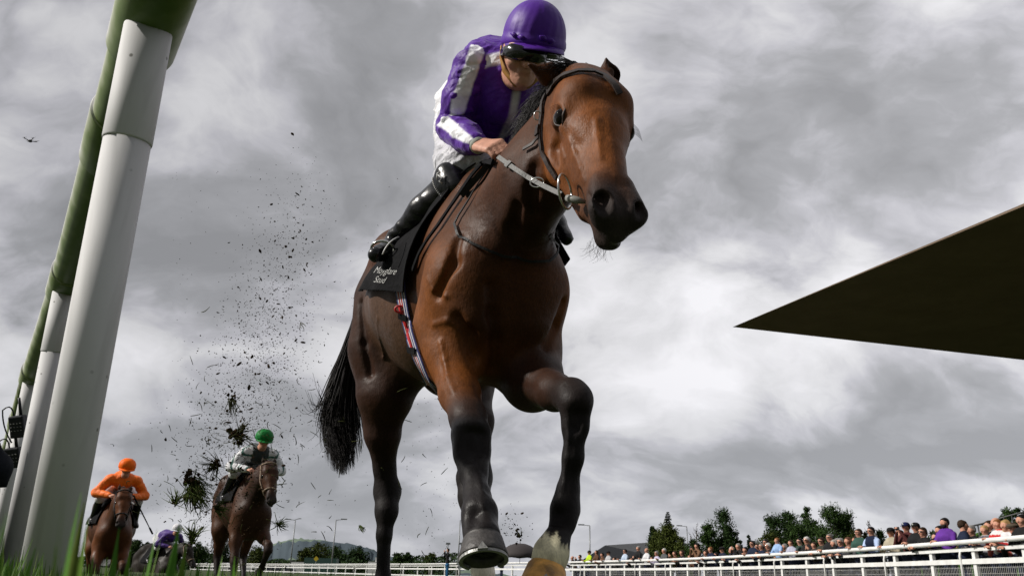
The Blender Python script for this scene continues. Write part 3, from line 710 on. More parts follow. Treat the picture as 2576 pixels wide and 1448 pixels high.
    Mh = Matrix(((fwd.x, rgt.x, upp.x, ctr.x), (fwd.y, rgt.y, upp.y, ctr.y), (fwd.z, rgt.z, upp.z, ctr.z), (0, 0, 0, 1)))
    hm = MB(); vs = []; fs = []; n = 96; m = 26
    for i in range(m + 1):
        ph = R(90)*(i/m); rr = math.sin(ph)**.92; hh = math.cos(ph)
        for k in range(n):
            q = 2*math.pi*k/n; seam = 1 - .016*math.exp(-((math.fmod(q*8/(2*math.pi)+.5, 1)-.5)/.06)**2)*math.sin(ph)
            wr = 1 + .006*math.sin(q*23 + 5*hh)*math.sin(ph*1.0)**3
            vs.append(Mh @ Vector((.138*rr*math.cos(q)*seam*wr, .117*rr*math.sin(q)*seam*wr, .136*hh + .006)))
    for rr, hh in ((1.035, -.004), (1.045, -.018), (1.02, -.030), (.96, -.034), (.93, -.02)):
        for k in range(n):
            q = 2*math.pi*k/n; vs.append(Mh @ Vector((.138*rr*math.cos(q), .117*rr*math.sin(q), hh)))
    for i in range(m + 5):
        for k in range(n):
            k2 = (k+1) % n; fs.append((i*n+k, (i+1)*n+k, (i+1)*n+k2, i*n+k2))
    hm.add(vs, fs, PUR)
    pv = []; pf = []; n2 = 24       # peak
    for th_ in (0, .006):
        for i in range(n2 + 1):
            q = R(-72 + 144*i/n2); ext = .045*math.cos(q*1.2)**1
            for e in (0, .5, 1): pv.append(Mh @ Vector(((.136 + ext*e)*math.cos(q), (.117 + ext*e*.5)*math.sin(q), -.022 - th_ - .020*e)))
    st = (n2+1)*3
    for i in range(n2):
        for e in (0, 1):
            a = i*3+e; pf.append((a, a+3, a+4, a+1)); pf.append((st+a, st+a+1, st+a+4, st+a+3))
        pf.append((i*3+2, i*3+5, st+i*3+5, st+i*3+2))
    hm.add(pv, pf, PUR)
    hel = hm.build('helmet', mat('purple_satin', (0.075, 0.010, 0.27), rough=.5, spec=.3, var=.12, nscale=25, bump=.25, bscale=14, bdist=.012), o)
    for q0 in (-12, 38, -150):
        bw = MB()
        for d in (-1, 1):
            a = Mh @ Vector((.146*math.cos(R(q0)), .124*math.sin(R(q0)), -.006)); b_ = Mh @ Vector((.152*math.cos(R(q0+d*14)), .13*math.sin(R(q0+d*14)), -.002+.006*d)); bw.tube([a, a.lerp(b_, .5), b_], [.004, .011, .003], 8, flat=.6)
        bw.build('bow', MATS['purple_satin'], hel)
    bw = MB()
    bw.blob(Mh @ Vector((0, 0, .144)), .012, 2, sc=(1, 1, .5))
    bw.build('button', MATS['purple_satin'], hel)
    # goggles, upper and lower pair, chin strap
    def wrap(q0, q1, hh, hw, rad, name, m_, th=.012, par=o):
        g = MB(); pts = []; ns = []
        for i in range(17):
            q = R(q0 + (q1-q0)*i/16); pts.append(Mh @ Vector((rad*1.04*math.cos(q), rad*.93*math.sin(q), hh))); ns.append(Mh.to_3x3() @ Vector((math.cos(q), math.sin(q), -.1)))
        g.ribbon(pts, ns, [hw*(.62 + .38*math.cos(R(-90+180*i/16))) for i in range(17)], th); return g.build(name, m_, par)
    wrap(-78, 78, -.048, .040, .116, 'goggles', gog_m)
    g2 = MB(); U = [.10, .16, .20, .14, .08, .14, .20, .16, .10]; Fd = [.20, .75, 1.10, 1.30, 1.36, 1.30, 1.10, .75, .20]; Sd = [-1.06, -.98, -.75, -.38, 0, .38, .75, .98, 1.06]
    g2.ribbon([FF(u + .08, f_, s_) for u, f_, s_ in zip(U, Fd, Sd)], [FF(0, 1, 0) - FF(0, 0, 0) + (FF(0, 0, 1) - FF(0, 0, 0))*s_*1.6 for s_ in Sd], [.020, .030, .050, .054, .040, .054, .050, .030, .020], .014); g2 = g2.build('goggles', gog_m, o)
    rim = MB(); rim.tube([Mh @ Vector((.120*math.cos(R(q)), .107*math.sin(R(q)), -.073 + .0*abs(q))) for q in range(-72, 73, 8)], .0025, 6); rim.build('goggle_rim', mat('olive_rim', (.10, .08, .02), rough=.4), g2)
    ctx = MB(); ctx.ribbon([FF(.5, .1, -1.12), FF(.0, .12, -1.10), FF(-.6, .3, -.86), FF(-1.15, .62, -.3), FF(-1.15, .62, .3), FF(-.6, .3, .86), FF(.5, .1, 1.12)], [(-1, -.2, 0)]*2 + [(-.7, -.5, -.2)] + [(0, -.6, -.8)]*2 + [(.7, -.5, -.2), (1, 0, 0)], .022, .004)
    ctx.build('chin_strap', tanst_m, o)
    return o, Mh, el1, wr1, k1
JK, MHEL, EL1, WR1, KN1 = main_jockey()
# ---------------------------------------------------------------- tack on the leading horse
def cut_patch(me, planes, off, thick, name):
    """piece of the horse's skin inside all planes (point, outward normal), raised by off: a cloth lying on it"""
    bm = bmesh.new(); bm.from_mesh(me)
    for co, no in planes:
        bmesh.ops.bisect_plane(bm, geom=bm.verts[:] + bm.edges[:] + bm.faces[:], plane_co=co, plane_no=no, clear_outer=True)
    bmesh.ops.smooth_vert(bm, verts=bm.verts[:], factor=.5, use_axis_x=True, use_axis_y=True, use_axis_z=True) if False else None
    bm.normal_update(); nv = {v: v.normal.copy() for v in bm.verts}
    for v in bm.verts: v.co += nv[v]*off
    bmesh.ops.solidify(bm, geom=bm.faces[:], thickness=-thick)
    m2 = bpy.data.meshes.new(name); bm.to_mesh(m2); bm.free(); return m2
def plane3(a, b, c, inside):
    a, b, c = Vector(a), Vector(b), Vector(c); n = (b-a).cross(c-a).normalized()
    if (Vector(inside) - a).dot(n) > 0: n = -n
    return (a, n)
def strap_hits(pts, off=.006):
    r = [hit(x, y, off) for x, y in pts]; return [HM @ a for a, b in r], [HM.to_3x3() @ b for a, b in r]
def dense(pts, k=4):
    out = []
    for i in range(len(pts)-1):
        for j in range(k): t = j/k; out.append(tuple(a*(1-t) + b*t for a, b in zip(pts[i], pts[i+1])))
    return out + [pts[-1]]

def build_tack():
    # saddle cloth, cut from the shape of the back it lies on
    fr = plane3((.14, 0, 1.60), (.14, 1, 1.60), (-.02, 0, 1.08), (-.4, 0, 1.3)); bk = plane3((-.60, 0, 1.6), (-.60, 1, 1.6), (-.66, 0, 1.25), (-.2, 0, 1.3))
    bt = plane3((-.05, 0, 1.085), (-.05, 1, 1.085), (-.64, 0, 1.27), (-.2, 0, 1.5)); md = ((0, .0, 1.2), Vector((0, 1, 0)))
    me = cut_patch(MH_me, [fr, bk, bt], .010, .006, 'saddle_cloth')
    # no neck or head pieces: keep what is near the back
    bm = bmesh.new(); bm.from_mesh(me); bmesh.ops.delete(bm, geom=[v for v in bm.verts if v.co.z > 1.9 or v.co.x > .2], context='VERTS')
    for v in bm.verts:      # hem flares and ripples
        d = max(0, 1.42 - v.co.z); s_ = 1 if v.co.y > 0 else -1
        v.co.y += s_*(d*.10 + .010*math.sin(v.co.x*26)*min(1, d*4)) ; v.co.x -= .10*d*max(0, -v.co.x - .1)
    bm.to_mesh(me); bm.free()
    o = link('saddle_cloth', me, None, blk_m); o.matrix_world = HM
    tag(o, 'black saddle cloth with white script lettering on the leading horse', 'saddle cloth')
    bvc = BVHTree.FromPolygons([tuple(v.co) for v in me.vertices], [tuple(p.vertices) for p in me.polygons])
    def text(s, x0, y0, size, ux, uy, parent, m_, shear=.5):
        cu = bpy.data.curves.new('lettering', 'FONT'); cu.body = s; cu.size = 1; cu.shear = shear; cu.offset = -.008
        to = bpy.data.objects.new('lettering', cu); COL.objects.link(to); bpy.context.view_layer.update()
        dm = to.evaluated_get(bpy.context.evaluated_depsgraph_get()); tm = bpy.data.meshes.new_from_object(dm)
        bm = bmesh.new(); bm.from_mesh(tm); bmesh.ops.triangulate(bm, faces=bm.faces[:]); bmesh.ops.subdivide_edges(bm, edges=[e for e in bm.edges if e.calc_length() > .15], cuts=1)
        for v in bm.verts:
            x = x0 + size*(v.co.x*ux[0] + v.co.y*uy[0]); y = y0 + size*(v.co.x*ux[1] + v.co.y*uy[1])
            d = (H(x, y, 1) - EYE).normalized(); loc, nn, i, ds = bvc.ray_cast(EYE, d)
            if loc is None: loc, nn, i, ds = bvc.find_nearest(H(x, y, 3.3))
            v.co = loc - d*.006
        bm.to_mesh(tm); bm.free(); bpy.data.objects.remove(to)
        t = link('lettering', tm, parent, m_, smooth=False); return t
    wt = mat('white_embroidery', (.36, .36, .35), rough=.7)
    text('Moyglare', 938, 686, 24, (.62, .05), (.30, -1.0), o, wt); text('Stud', 938, 709, 23, (.66, .08), (.28, -1.0), o, wt)
    pp = MB(); hs = [(1010, 752), (985, 750), (955, 742), (925, 733)]
    fl = MB(); a = [P(1392, 578, 3.05), P(1434, 650, 2.98), P(1421, 667, 3.0), P(1396, 625, 3.06)]; b_ = [p + Vector((0, .012, 0)) for p in a]
    fl.add(a + b_, [(0, 1, 2, 3), (7, 6, 5, 4), (0, 4, 5, 1), (1, 5, 6, 2), (2, 6, 7, 3), (3, 7, 4, 0)]); f_ = fl.build('flap', blk_m); rel_w(f_, o)
    # girth: striped webbing
    g = empty('girth', HM @ Vector((-.1, -.25, 1.0))); tag(g, 'red, white and blue striped girth round the belly of the leading horse', 'girth')
    path = dense([(1009, 690), (1013, 735), (1022, 785), (1034, 835), (1050, 885), (1068, 930), (1083, 962)], 5)
    W_, B_, R_ = (.55, .55, .58), (.03, .04, .16), (.42, .012, .016)
    stripes = [B_, W_, R_, W_, R_, W_, B_, W_, B_]; mb = MB()
    for i, c in enumerate(stripes):
        off = [(i - 4)*3.0*(1 - .35*j/len(path)) for j in range(len(path))]
        pts, nn = strap_hits([(x + o_, y + o_*.08) for (x, y), o_ in zip(path, off)], .010)
        mb.ribbon(pts, nn, .0048 if i else .006, .004, c)
    gg = mb.build('webbing', mat('webbing', attr=True, rough=.7, var=.1, nscale=80), None, smooth=False, colors=True); rel(gg, g)
    def strap(pts, w, m_, name, parent, off=.012, th=.004, k=4):
        q, nn = strap_hits(dense(pts, k), off); b = MB(); b.ribbon(q, nn, w, th); r_ = b.build(name, m_, None, smooth=False); rel_w(r_, parent); return r_
    redm = mat('red_webbing', (.45, .01, .012), rough=.5)
    strap([(1012, 770), (1023, 802), (1038, 850), (1048, 880)], .013, redm, 'billet', g, .015)
    b = MB(); q, nn = strap_hits([(1016, 776)], .020); b.tube([q[0] + (CM.to_3x3() @ Vector((math.cos(t)*.017, math.sin(t)*.012, 0))) for t in [i*2*math.pi/14 for i in range(15)]], .0045, 6); rel(b.build('buckle', redm), g)
    for y, x in ((795, 1022), (878, 1046)):
        strap([(x-10, y-2), (x+10, y+4)], .022, blk_m, 'keeper', g, .018)
    # bridle
    br = empty('bridle', HM @ FH(0, 0, 0)); tag(br, 'brown leather bridle with steel ring bit on the head of the leading horse', 'bridle')
    brm = mat('brown_leather', (.026, .018, .015), rough=.5, var=.3, nscale=40, spec=.25)
    strap([(1367, 262), (1378, 236), (1395, 212), (1420, 194), (1455, 184), (1490, 184), (1520, 196), (1543, 218), (1556, 240)], .020, brm, 'browband', br, .008, .006)
    strap([(1392, 208), (1375, 236), (1366, 270), (1364, 310), (1362, 348), (1368, 385), (1385, 420), (1405, 448)], .015, brm, 'cheek_strap', br, .008, .005)
    strap([(1364, 318), (1361, 330), (1360, 342)], .024, brm, 'keeper', br, .014, .007, 2); strap([(1363, 345), (1345, 366), (1322, 380)], .011, brm, 'strap_end', br, .012)
    b = MB(); q, nn = strap_hits([(1362, 296)], .016); u3 = CM.to_3x3()
    b.tube([q[0] + u3 @ Vector((math.cos(t)*.010, math.sin(t)*.014, 0)) for t in [i*2*math.pi/12 for i in range(13)]], .0022, 6); rel_w(b.build('buckle', steel_m), br)
    rc = P(1421, 482, 2.17); b = MB(); b.tube([rc + u3 @ Vector((math.cos(t)*.019 + math.sin(t)*-.006, math.sin(t)*.047, math.cos(t)*-.030)) for t in [i*2*math.pi/28 for i in range(29)]], .0032, 8)
    bit = b.build('bit_ring', steel_m); rel_w(bit, br)
    b = MB(); b.tube([P(1426, 498, 2.155), P(1436, 500, 2.145), P(1452, 504, 2.13), P(1472, 508, 2.13)], [.009, .011, .010, .005], 10); mp = b.build('mouthpiece', mat('rubber_bit', (.22, .22, .20), rough=.4)); rel_w(mp, br)
    # reins
    rn = empty('reins', P(1255, 396, 2.76)); tag(rn, 'grey webbed reins from the steel bit ring to the purple jockey hand', 'reins')
    a, c = P(1252, 394, 2.76), P(1410, 488, 2.18); pts = []
    for i in range(25):
        t = i/24; x, y = 1252 + 158*t, 394 + 94*t + 7*math.sin(math.pi*t); zc = 2.76 + (2.18 - 2.76)*t; h_, _n = hit(x, y, 0); zh = proj(HM @ h_)
        if abs(zh[0] - x) < 6 and abs(zh[1] - y) < 6: zc = min(zc, zh[2] - .018)
        pts.append(P(x, y, zc))
    for _ in range(3): pts = [pts[0]] + [(p + q + r_)/3 for p, q, r_ in zip(pts, pts[1:], pts[2:])] + [pts[-1]]
    b = MB(); b.ribbon(pts, -CM.to_3x3().col[2]*-1, .0145, .003); rel(b.build('rein', grey_strap_m, None, smooth=False), rn)
    for t in (.22,):
        a, c = pts[3], pts[5]
        p_ = pts[4]; b = MB(); b.ribbon([p_ - (c-a).normalized()*.008, p_ + (c-a).normalized()*.008], CM.to_3x3().col[2], .024, .009); rel(b.build('keeper', grey_strap_m, None, smooth=False), rn)
    mr = pts[15]; b = MB(); b.tube([mr + u3 @ Vector((math.cos(t)*.020, math.sin(t)*.014, math.cos(t)*.01)) for t in [i*2*math.pi/20 for i in range(21)]], .0022, 6); rel(b.build('ring', steel_m), rn)
    b = MB(); pts = bez(P(1246, 396, 2.78), P(1225, 470, 2.78), P(1172, 492, 2.84), 12); b.ribbon(pts, CM.to_3x3().col[2], .016, .004); rel(b.build('rein', lea_m, None, smooth=False), rn)
    b = MB(); pts = bez(P(1238, 402, 2.80), P(1200, 445, 2.80), P(1160, 492, 2.84), 12); b.ribbon(pts, CM.to_3x3().col[2], .022, .005); rel(b.build('rein', lea_m, None, smooth=False), rn)
    # neck strap
    ns = empty('neck_strap', P(1200, 620, 2.7)); tag(ns, 'thin black neck strap hanging across the chest of the leading horse', 'strap')
    strap([(1246, 410), (1212, 462), (1186, 505), (1160, 545), (1148, 568), (1154, 590), (1191, 616), (1228, 631), (1265, 644), (1330, 656), (1376, 656), (1393, 640), (1400, 600)], .0085, lea_m, 'strap', ns, .012, .004, 4)
    # front edge binding of the cloth and the surcingle along it
    strap([(1228, 404), (1190, 452), (1150, 512), (1110, 572), (1082, 610), (1064, 640), (1048, 680)], .020, blk_m, 'binding', o, .016, .007, 4)
    # saddle with stirrup
    sd = empty('racing_saddle', HM @ Vector((-.25, 0, 1.62))); tag(sd, 'small black racing saddle under the purple jockey', 'saddle')
    b = [C((-.12, 0, 1.655), (-.42, 0, 1.675), .060, .07, k=.04), C((-.10, -.03, 1.62), (-.16, -.15, 1.50), .05, .03, k=.04), C((-.10, .03, 1.62), (-.16, .15, 1.50), .05, .03, k=.04), C((-.02, 0, 1.63), (-.12, 0, 1.66), .035, .05, k=.03)]
    so = link('seat', sdf_mesh('saddle_seat', b, .012), None, lea_m); so.matrix_world = HM; rel_w(so, sd)
    b = MB(); c0 = P(962, 652, 3.14); b.tube([c0 + u3 @ Vector((math.cos(t)*.045, math.sin(t)*.03 + .04, math.sin(t)*.02)) for t in [i*2*math.pi/16 for i in range(17)]], .005, 6); rel_w(b.build('stirrup', steel_m), sd)
def rel_w(o, parent):
    """parent without moving; parents here are plain empties or objects with a rigid world matrix"""
    pm = parent.matrix_world if parent.type != 'EMPTY' else Matrix.Translation(parent.location)
    if o.matrix_world == Matrix.Identity(4): o.parent = parent; o.matrix_parent_inverse = pm.inverted()
    else: o.parent = parent; o.matrix_parent_inverse = pm.inverted()
build_tack()
# ---------------------------------------------------------------- ground, running rail, grass
def m_turf():
    m = mat('turf', (.045, .060, .024), rough=.9, spec=.1, var=.5, nscale=.6, bump=.6, bscale=40); return m
def build_ground():
    mb = MB(); n = 60; vs = []; fs = []
    ring = [0, 2, 5, 10, 20, 40, 80, 160, 400, 1000, 2500, 5000]
    for r_ in ring:
        for k in range(n): q = 2*math.pi*k/n; vs.append((r_*math.cos(q), r_*math.sin(q), 0))
    for i in range(len(ring)-1):
        for k in range(n): k2 = (k+1) % n; fs.append((i*n+k, (i+1)*n+k, (i+1)*n+k2, i*n+k2))
    mb.add(vs, fs); o = mb.build('ground', m_turf(), smooth=False); tag(o, kind='structure')
    # the hill on the left horizon
    prof = [(300, 1436), (420, 1430), (560, 1420), (600, 1408), (660, 1378), (700, 1362), (740, 1355), (790, 1355), (830, 1360), (880, 1368), (930, 1378), (960, 1392), (1010, 1404), (1080, 1416), (1180, 1430), (1300, 1450)]
    z = 2400; mb = MB(); vs = []; fs = []; dn = dense(prof, 6); rg = random.Random(2)
    for i, (x, y) in enumerate(dn):
        top = P(x, y + rg.uniform(-1, 1), z); b = Vector((top.x, top.y, -5)); d = Vector((top.x, top.y, 0)).normalized()
        for t in range(7): u = t/6; vs.append(Vector((b.x, b.y, -5)) - d*(1-u)*500 + Vector((0, 0, (top.z+5)*math.sin(u*math.pi/2)**1.3 + (rg.uniform(-6, 6) if 0 < t < 6 else 0))))
        vs.append(Vector((b.x, b.y, -5)) + d*500)
    for i in range(len(dn)-1):
        for t in range(7): fs.append((i*8+t, (i+1)*8+t, (i+1)*8+t+1, i*8+t+1))
    mb.add(vs, fs); hm = bpy.data.materials.new('hill'); hm.use_nodes = True; t = hm.node_tree; b = t.nodes['Principled BSDF']; b.inputs['Roughness'].default_value = 1; b.inputs['Specular IOR Level'].default_value = 0
    tc = N(t, 'ShaderNodeTexCoord'); vo = N(t, 'ShaderNodeTexVoronoi', i_Scale=.006); t.links.new(tc.outputs['Object'], vo.inputs['Vector'])
    t.links.new(ramp(t, vo.outputs['Color'], [(0, (.075, .095, .11)), (.55, (.085, .11, .12)), (.62, (.14, .18, .14)), (1, (.10, .13, .125))], 'CONSTANT'), b.inputs['Base Color'])  # blue-grey base colours with distance haze painted in
    o = mb.build('hills', hm); tag(o, kind='structure')
build_ground()

pvc_m = mat('white_pvc', (.58, .58, .585), rough=.62, spec=.18, var=.05, nscale=3)
def speckle(m):
    """mud specks, smears and scuffs on the plastic"""
    t = m.node_tree; L = t.links.new; b = t.nodes['Principled BSDF']; src = b.inputs['Base Color'].links[0].from_socket; tc = N(t, 'ShaderNodeTexCoord')
    v = N(t, 'ShaderNodeTexVoronoi', i_Scale=26.0); v.inputs['Randomness'].default_value = 1; L(tc.outputs['Object'], v.inputs['Vector']); n = N(t, 'ShaderNodeTexNoise', i_Scale=5.0, i_Detail=2.0); L(tc.outputs['Object'], n.inputs['Vector'])
    a = math_n(t, 'MULTIPLY', ramp(t, v.outputs['Distance'], [(.07, 1.0), (.13, 0.0)]), ramp(t, n.outputs[0], [(.50, 0.0), (.57, .8)]))
    mp = N(t, 'ShaderNodeMapping'); mp.inputs['Scale'].default_value = (14, 14, 1.2); L(tc.outputs['Object'], mp.inputs[0]); n2 = N(t, 'ShaderNodeTexNoise', i_Scale=2.0, i_Detail=6.0); L(mp.outputs[0], n2.inputs['Vector'])
    a = math_n(t, 'ADD', a, ramp(t, n2.outputs[0], [(.5, 0.0), (.75, .22)]), clamp=True); x = N(t, 'ShaderNodeMix', data_type='RGBA'); L(a, x.inputs[0]); L(src, x.inputs[6]); x.inputs[7].default_value = (.10, .10, .085, 1); L(x.outputs[2], b.inputs['Base Color'])
speckle(pvc_m)
def pvc_alg_bounce():
    """white plastic, greener underneath: algae plus painted green bounce from the grass"""
    m = bpy.data.materials.new('pvc_algae_bounce'); m.use_nodes = True; t = m.node_tree; L = t.links.new; b = t.nodes['Principled BSDF']; b.inputs['Roughness'].default_value = .5; b.inputs['Specular IOR Level'].default_value = .25
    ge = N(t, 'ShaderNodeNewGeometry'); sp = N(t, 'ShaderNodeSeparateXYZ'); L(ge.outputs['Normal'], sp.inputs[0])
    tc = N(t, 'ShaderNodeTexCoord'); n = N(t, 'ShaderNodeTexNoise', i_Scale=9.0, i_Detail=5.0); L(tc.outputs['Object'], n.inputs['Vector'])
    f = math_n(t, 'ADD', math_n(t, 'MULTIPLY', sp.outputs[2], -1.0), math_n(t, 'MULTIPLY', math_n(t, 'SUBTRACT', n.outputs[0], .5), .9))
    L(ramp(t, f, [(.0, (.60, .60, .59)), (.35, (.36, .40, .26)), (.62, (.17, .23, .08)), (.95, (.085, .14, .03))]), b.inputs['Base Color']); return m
alg_bounce_m = pvc_alg_bounce()
def near_rail():
    rr = empty('running_rail', (-.77, 1.4, 0)); tag(rr, 'white plastic running rail with greenish underside on thick slanted posts beside the track', 'running rail')
    J = [P(372, 82, 1.72), P(163, 740, 3.44), P(78, 965, 5.06)]; d = (J[2] - J[0]).normalized()
    d0 = (J[1] - J[0]).normalized(); J += [J[2] + d*2.05*i for i in range(1, 9)]
    top = [J[0] - d0*3.2, J[0] - d0*.6] + J
    R0 = .066; up = Vector((0, 0, R0*.9)); top = [p + up for p in top]
    # rail tube in lengths that meet at sleeves
    b = MB(); b.tube(dense([tuple(p) for p in top[1:5]], 5), R0, 40); rel(b.build('rail_tube', alg_bounce_m), rr)
    b = MB(); b.tube([tuple(p) for p in top[4:]], R0, 20); rel(b.build('rail_tube', alg_bounce_m), rr)
    b = MB(); b.tube([top[0], top[1]], R0, 40); rel(b.build('rail_tube', alg_bounce_m), rr)
    def sleeve(a, e, r_):
        b = MB(); n_ = (e - a).normalized(); b.tube([a, a + n_*.004, e - n_*.004, e], [r_*.98, r_, r_, r_*.98], 40); rel(b.build('sleeve', alg_bounce_m), rr)
    sleeve(J[0] + up - d0*.20, J[0] + up + d0*.16, R0*1.12); sleeve(J[0] + up - d0*.62, J[0] + up - d0*.25, R0*1.18)
    sleeve(J[0] + up + d0*.50, J[0] + up + d0*.80, R0*1.10)
    for i in (1, 2, 3, 4): sleeve(J[i] + up - d*.17, J[i] + up + d*.17, R0*1.12)
    base0 = P(78, 1640, 1.46); lean = Vector((J[0].x, J[0].y, 0)) - Vector((base0.x, base0.y, 0))
    for i in range(9):
        jt = J[i]; bs = Vector((jt.x - lean.x, jt.y - lean.y, -.05)) ; ax = (jt - bs).normalized(); r_ = .0455
        b = MB(); b.tube([bs, jt - ax*.24], [r_, r_], 40); p = b.build('post', pvc_m); rel(p, rr)
        b = MB(); b.tube([jt - ax*.25, jt - ax*.246, jt + ax*.02], [r_*1.03, r_*1.055, r_*1.06], 40); rel(b.build('post_sleeve', pvc_m), rr)
        b = MB(); rg = random.Random(i)
        if i < 2:
            for k in range(3):
                t = rg.uniform(.35, .8); c0 = bs.lerp(jt, t); v = (CM.translation - c0).normalized(); v = (v - ax*v.dot(ax)).normalized(); v = Matrix.Rotation(rg.uniform(-.6, .6), 3, ax) @ v
                b.blob(c0 + v*r_, rg.uniform(.003, .008), 2, .1, M=Matrix.Rotation(1, 3, 'X'), sc=(1, 1, 1))
            rel(b.build('scuff', mat('dark_stain', (.08, .08, .075), rough=.9)), p) if False else None
    # timing boxes strapped to the third post
    bx = mat('black_plastic', (.012, .013, .018), rough=.5, spec=.3, var=.2)
    for (x, y, z, h_) in ((47, 1072, 4.6, .125), (36, 1150, 4.6, .115)):
        e = empty('timing_box', P(x, y, z)); tag(e, 'black radio box with antenna and buttons, %s on the rail post' % ('upper of the two' if y < 1100 else 'lower of the two'), 'radio box', 'radio boxes on the running rail post')
        RX = CM.to_3x3() @ Matrix.Rotation(.12, 3, 'Z'); bb = MB(); bb.box(P(x, y, z), .085, h_, .05, RX); bo = bb.build('case', bx, smooth=False); bm_ = bo.modifiers.new('b', 'BEVEL'); bm_.width = .008; bm_.segments = 2; rel(bo, e)
        kb = MB()
        for i in range(4):
            for j in range(3): kb.blob(P(x, y, z) + RX @ Vector((-.027 + .018*i, .02 - .02*j, .026)), .0052, 1, sc=(1, 1, .5))
        rel(kb.build('keypad', mat('grey_button', (.25, .25, .24), rough=.5)), e)
        an = MB(); an.tube([P(x, y, z) + RX @ Vector((.02, h_*.5, 0)), P(x, y, z) + RX @ Vector((.022, h_*.5 + .10, 0))], [.009, .007], 10); rel(an.build('antenna', bx), e)
        cb = MB(); q0 = P(x, y, z) + RX @ Vector((-.02, h_*.5, 0)); pts = [q0, q0 + RX @ Vector((-.0, .07, 0)), q0 + RX @ Vector((-.06, .04, 0)), q0 + RX @ Vector((-.075, -.06, 0)), q0 + RX @ Vector((-.03, -.15, .0))]
        pts = bez(pts[0], pts[1]*1.2 - pts[0]*.2, pts[2], 6)[:-1] + bez(pts[2], pts[3], pts[4], 8); cb.tube(pts, .004, 6); rel(cb.build('cable', bx), e)
    return rr
near_rail()

def grass_mesh(items, name, cols):
    """items: (base, tip, width, bend)"""
    mb = MB(); vs = []; fs = []; cs = []; rg = random.Random(11)
    for base, tip, w, bend in items:
        n = 7; side = Vector((rg.uniform(-1, 1), rg.uniform(-.6, .6), 0)); side.normalize(); f = side.cross(Vector((0, 0, 1))); b0 = len(vs); c = rg.choice(cols); c = tuple(v*rg.uniform(.8, 1.2) for v in c)
        mid = base.lerp(tip, .55) + f*bend*.0 + Vector((bend, 0, 0))*-.3
        for i in range(n):
            t = i/(n-1); p = base*(1-t)**2 + mid*2*t*(1-t) + tip*t*t; ww = w*(1 - t**2.2)*.5 + .0002
            vs += [p - side*ww, p + f*ww*.35, p + side*ww]; cs += [c]*3
        for i in range(n-1):
            a = b0 + i*3; fs += [(a, a+1, a+4, a+3), (a+1, a+2, a+5, a+4)]
    mb.v = [tuple(v) for v in vs]; mb.f = fs; mb.c = cs; return mb
def build_grass():
    rg = random.Random(21); G = [(.075, .18, .016), (.06, .14, .012), (.11, .21, .025)]; Y = [(.20, .20, .06), (.16, .12, .06), (.05, .035, .02)]
    it = []
    def tipat(x, y, z, w, lean=0):
        tip = P(x, y, z); base = Vector((tip.x + lean, tip.y + rg.uniform(-.03, .03), 0)); it.append((base, tip, w, lean))
    for x, y, z, w, l in ((205, 1236, .36, .008, .02), (212, 1262, .40, .009, -.004), (222, 1300, .44, .008, .0), (160, 1235, .20, .0035, .03), (90, 1375, .45, .006, .0), (104, 1398, .6, .006, -.01), (140, 1372, .30, .005, .01),
                          (300, 1325, .50, .008, .01), (330, 1372, .6, .008, 0), (395, 1330, .5, .009, .0), (405, 1352, .55, .009, .01), (452, 1315, .48, .010, .0), (470, 1360, .55, .009, -.01), (560, 1395, .6, .008, .0), (590, 1398, .62, .009, .0), (600, 1402, .66, .008, .01), (640, 1418, .7, .008, 0),
                          (20, 1290, .24, .003, .01), (10, 1330, .5, .004, .0), (235, 1395, .6, .008, .0), (270, 1400, .7, .008, .0), (500, 1405, .75, .008, .0), (530, 1410, .8, .008, 0)): tipat(x, y, z, w, l)
    for i in range(420):
        x = rg.uniform(-20, 1050)**1; x = rg.triangular(-40, 1000, 60) ; z = rg.uniform(.7, 2.6); y = 1448 - abs(rg.gauss(0, 22))*(1 - x/1300) ; tipat(x, y, z, .0045, rg.uniform(-.03, .03))
    for i in range(260):
        x = rg.uniform(-30, 130); z = rg.uniform(1.0, 2.4); y = 1448 - abs(rg.gauss(0, 42)); tipat(x, y, z, .0035, rg.uniform(-.04, .04))
    for i in range(5000):       # short turf round the camera, mostly below the frame
        q = rg.uniform(0, 2*math.pi); r_ = .5 + 7*rg.random()**1.5; a = Vector((r_*math.cos(q), r_*math.sin(q), 0)); h = rg.uniform(.03, .085)
        it.append((a, a + Vector((rg.uniform(-.02, .02), rg.uniform(-.02, .02), h)), .004, 0))
    gm = grass_mesh(it, 'grass', G).build('grass', mat('grass_blades', attr=True, rough=.6, spec=.2, var=.2, nscale=30), colors=True)
    tag(gm, 'bright green grass blades standing close to the lens under the rail', 'grass', kind='stuff')
build_grass()

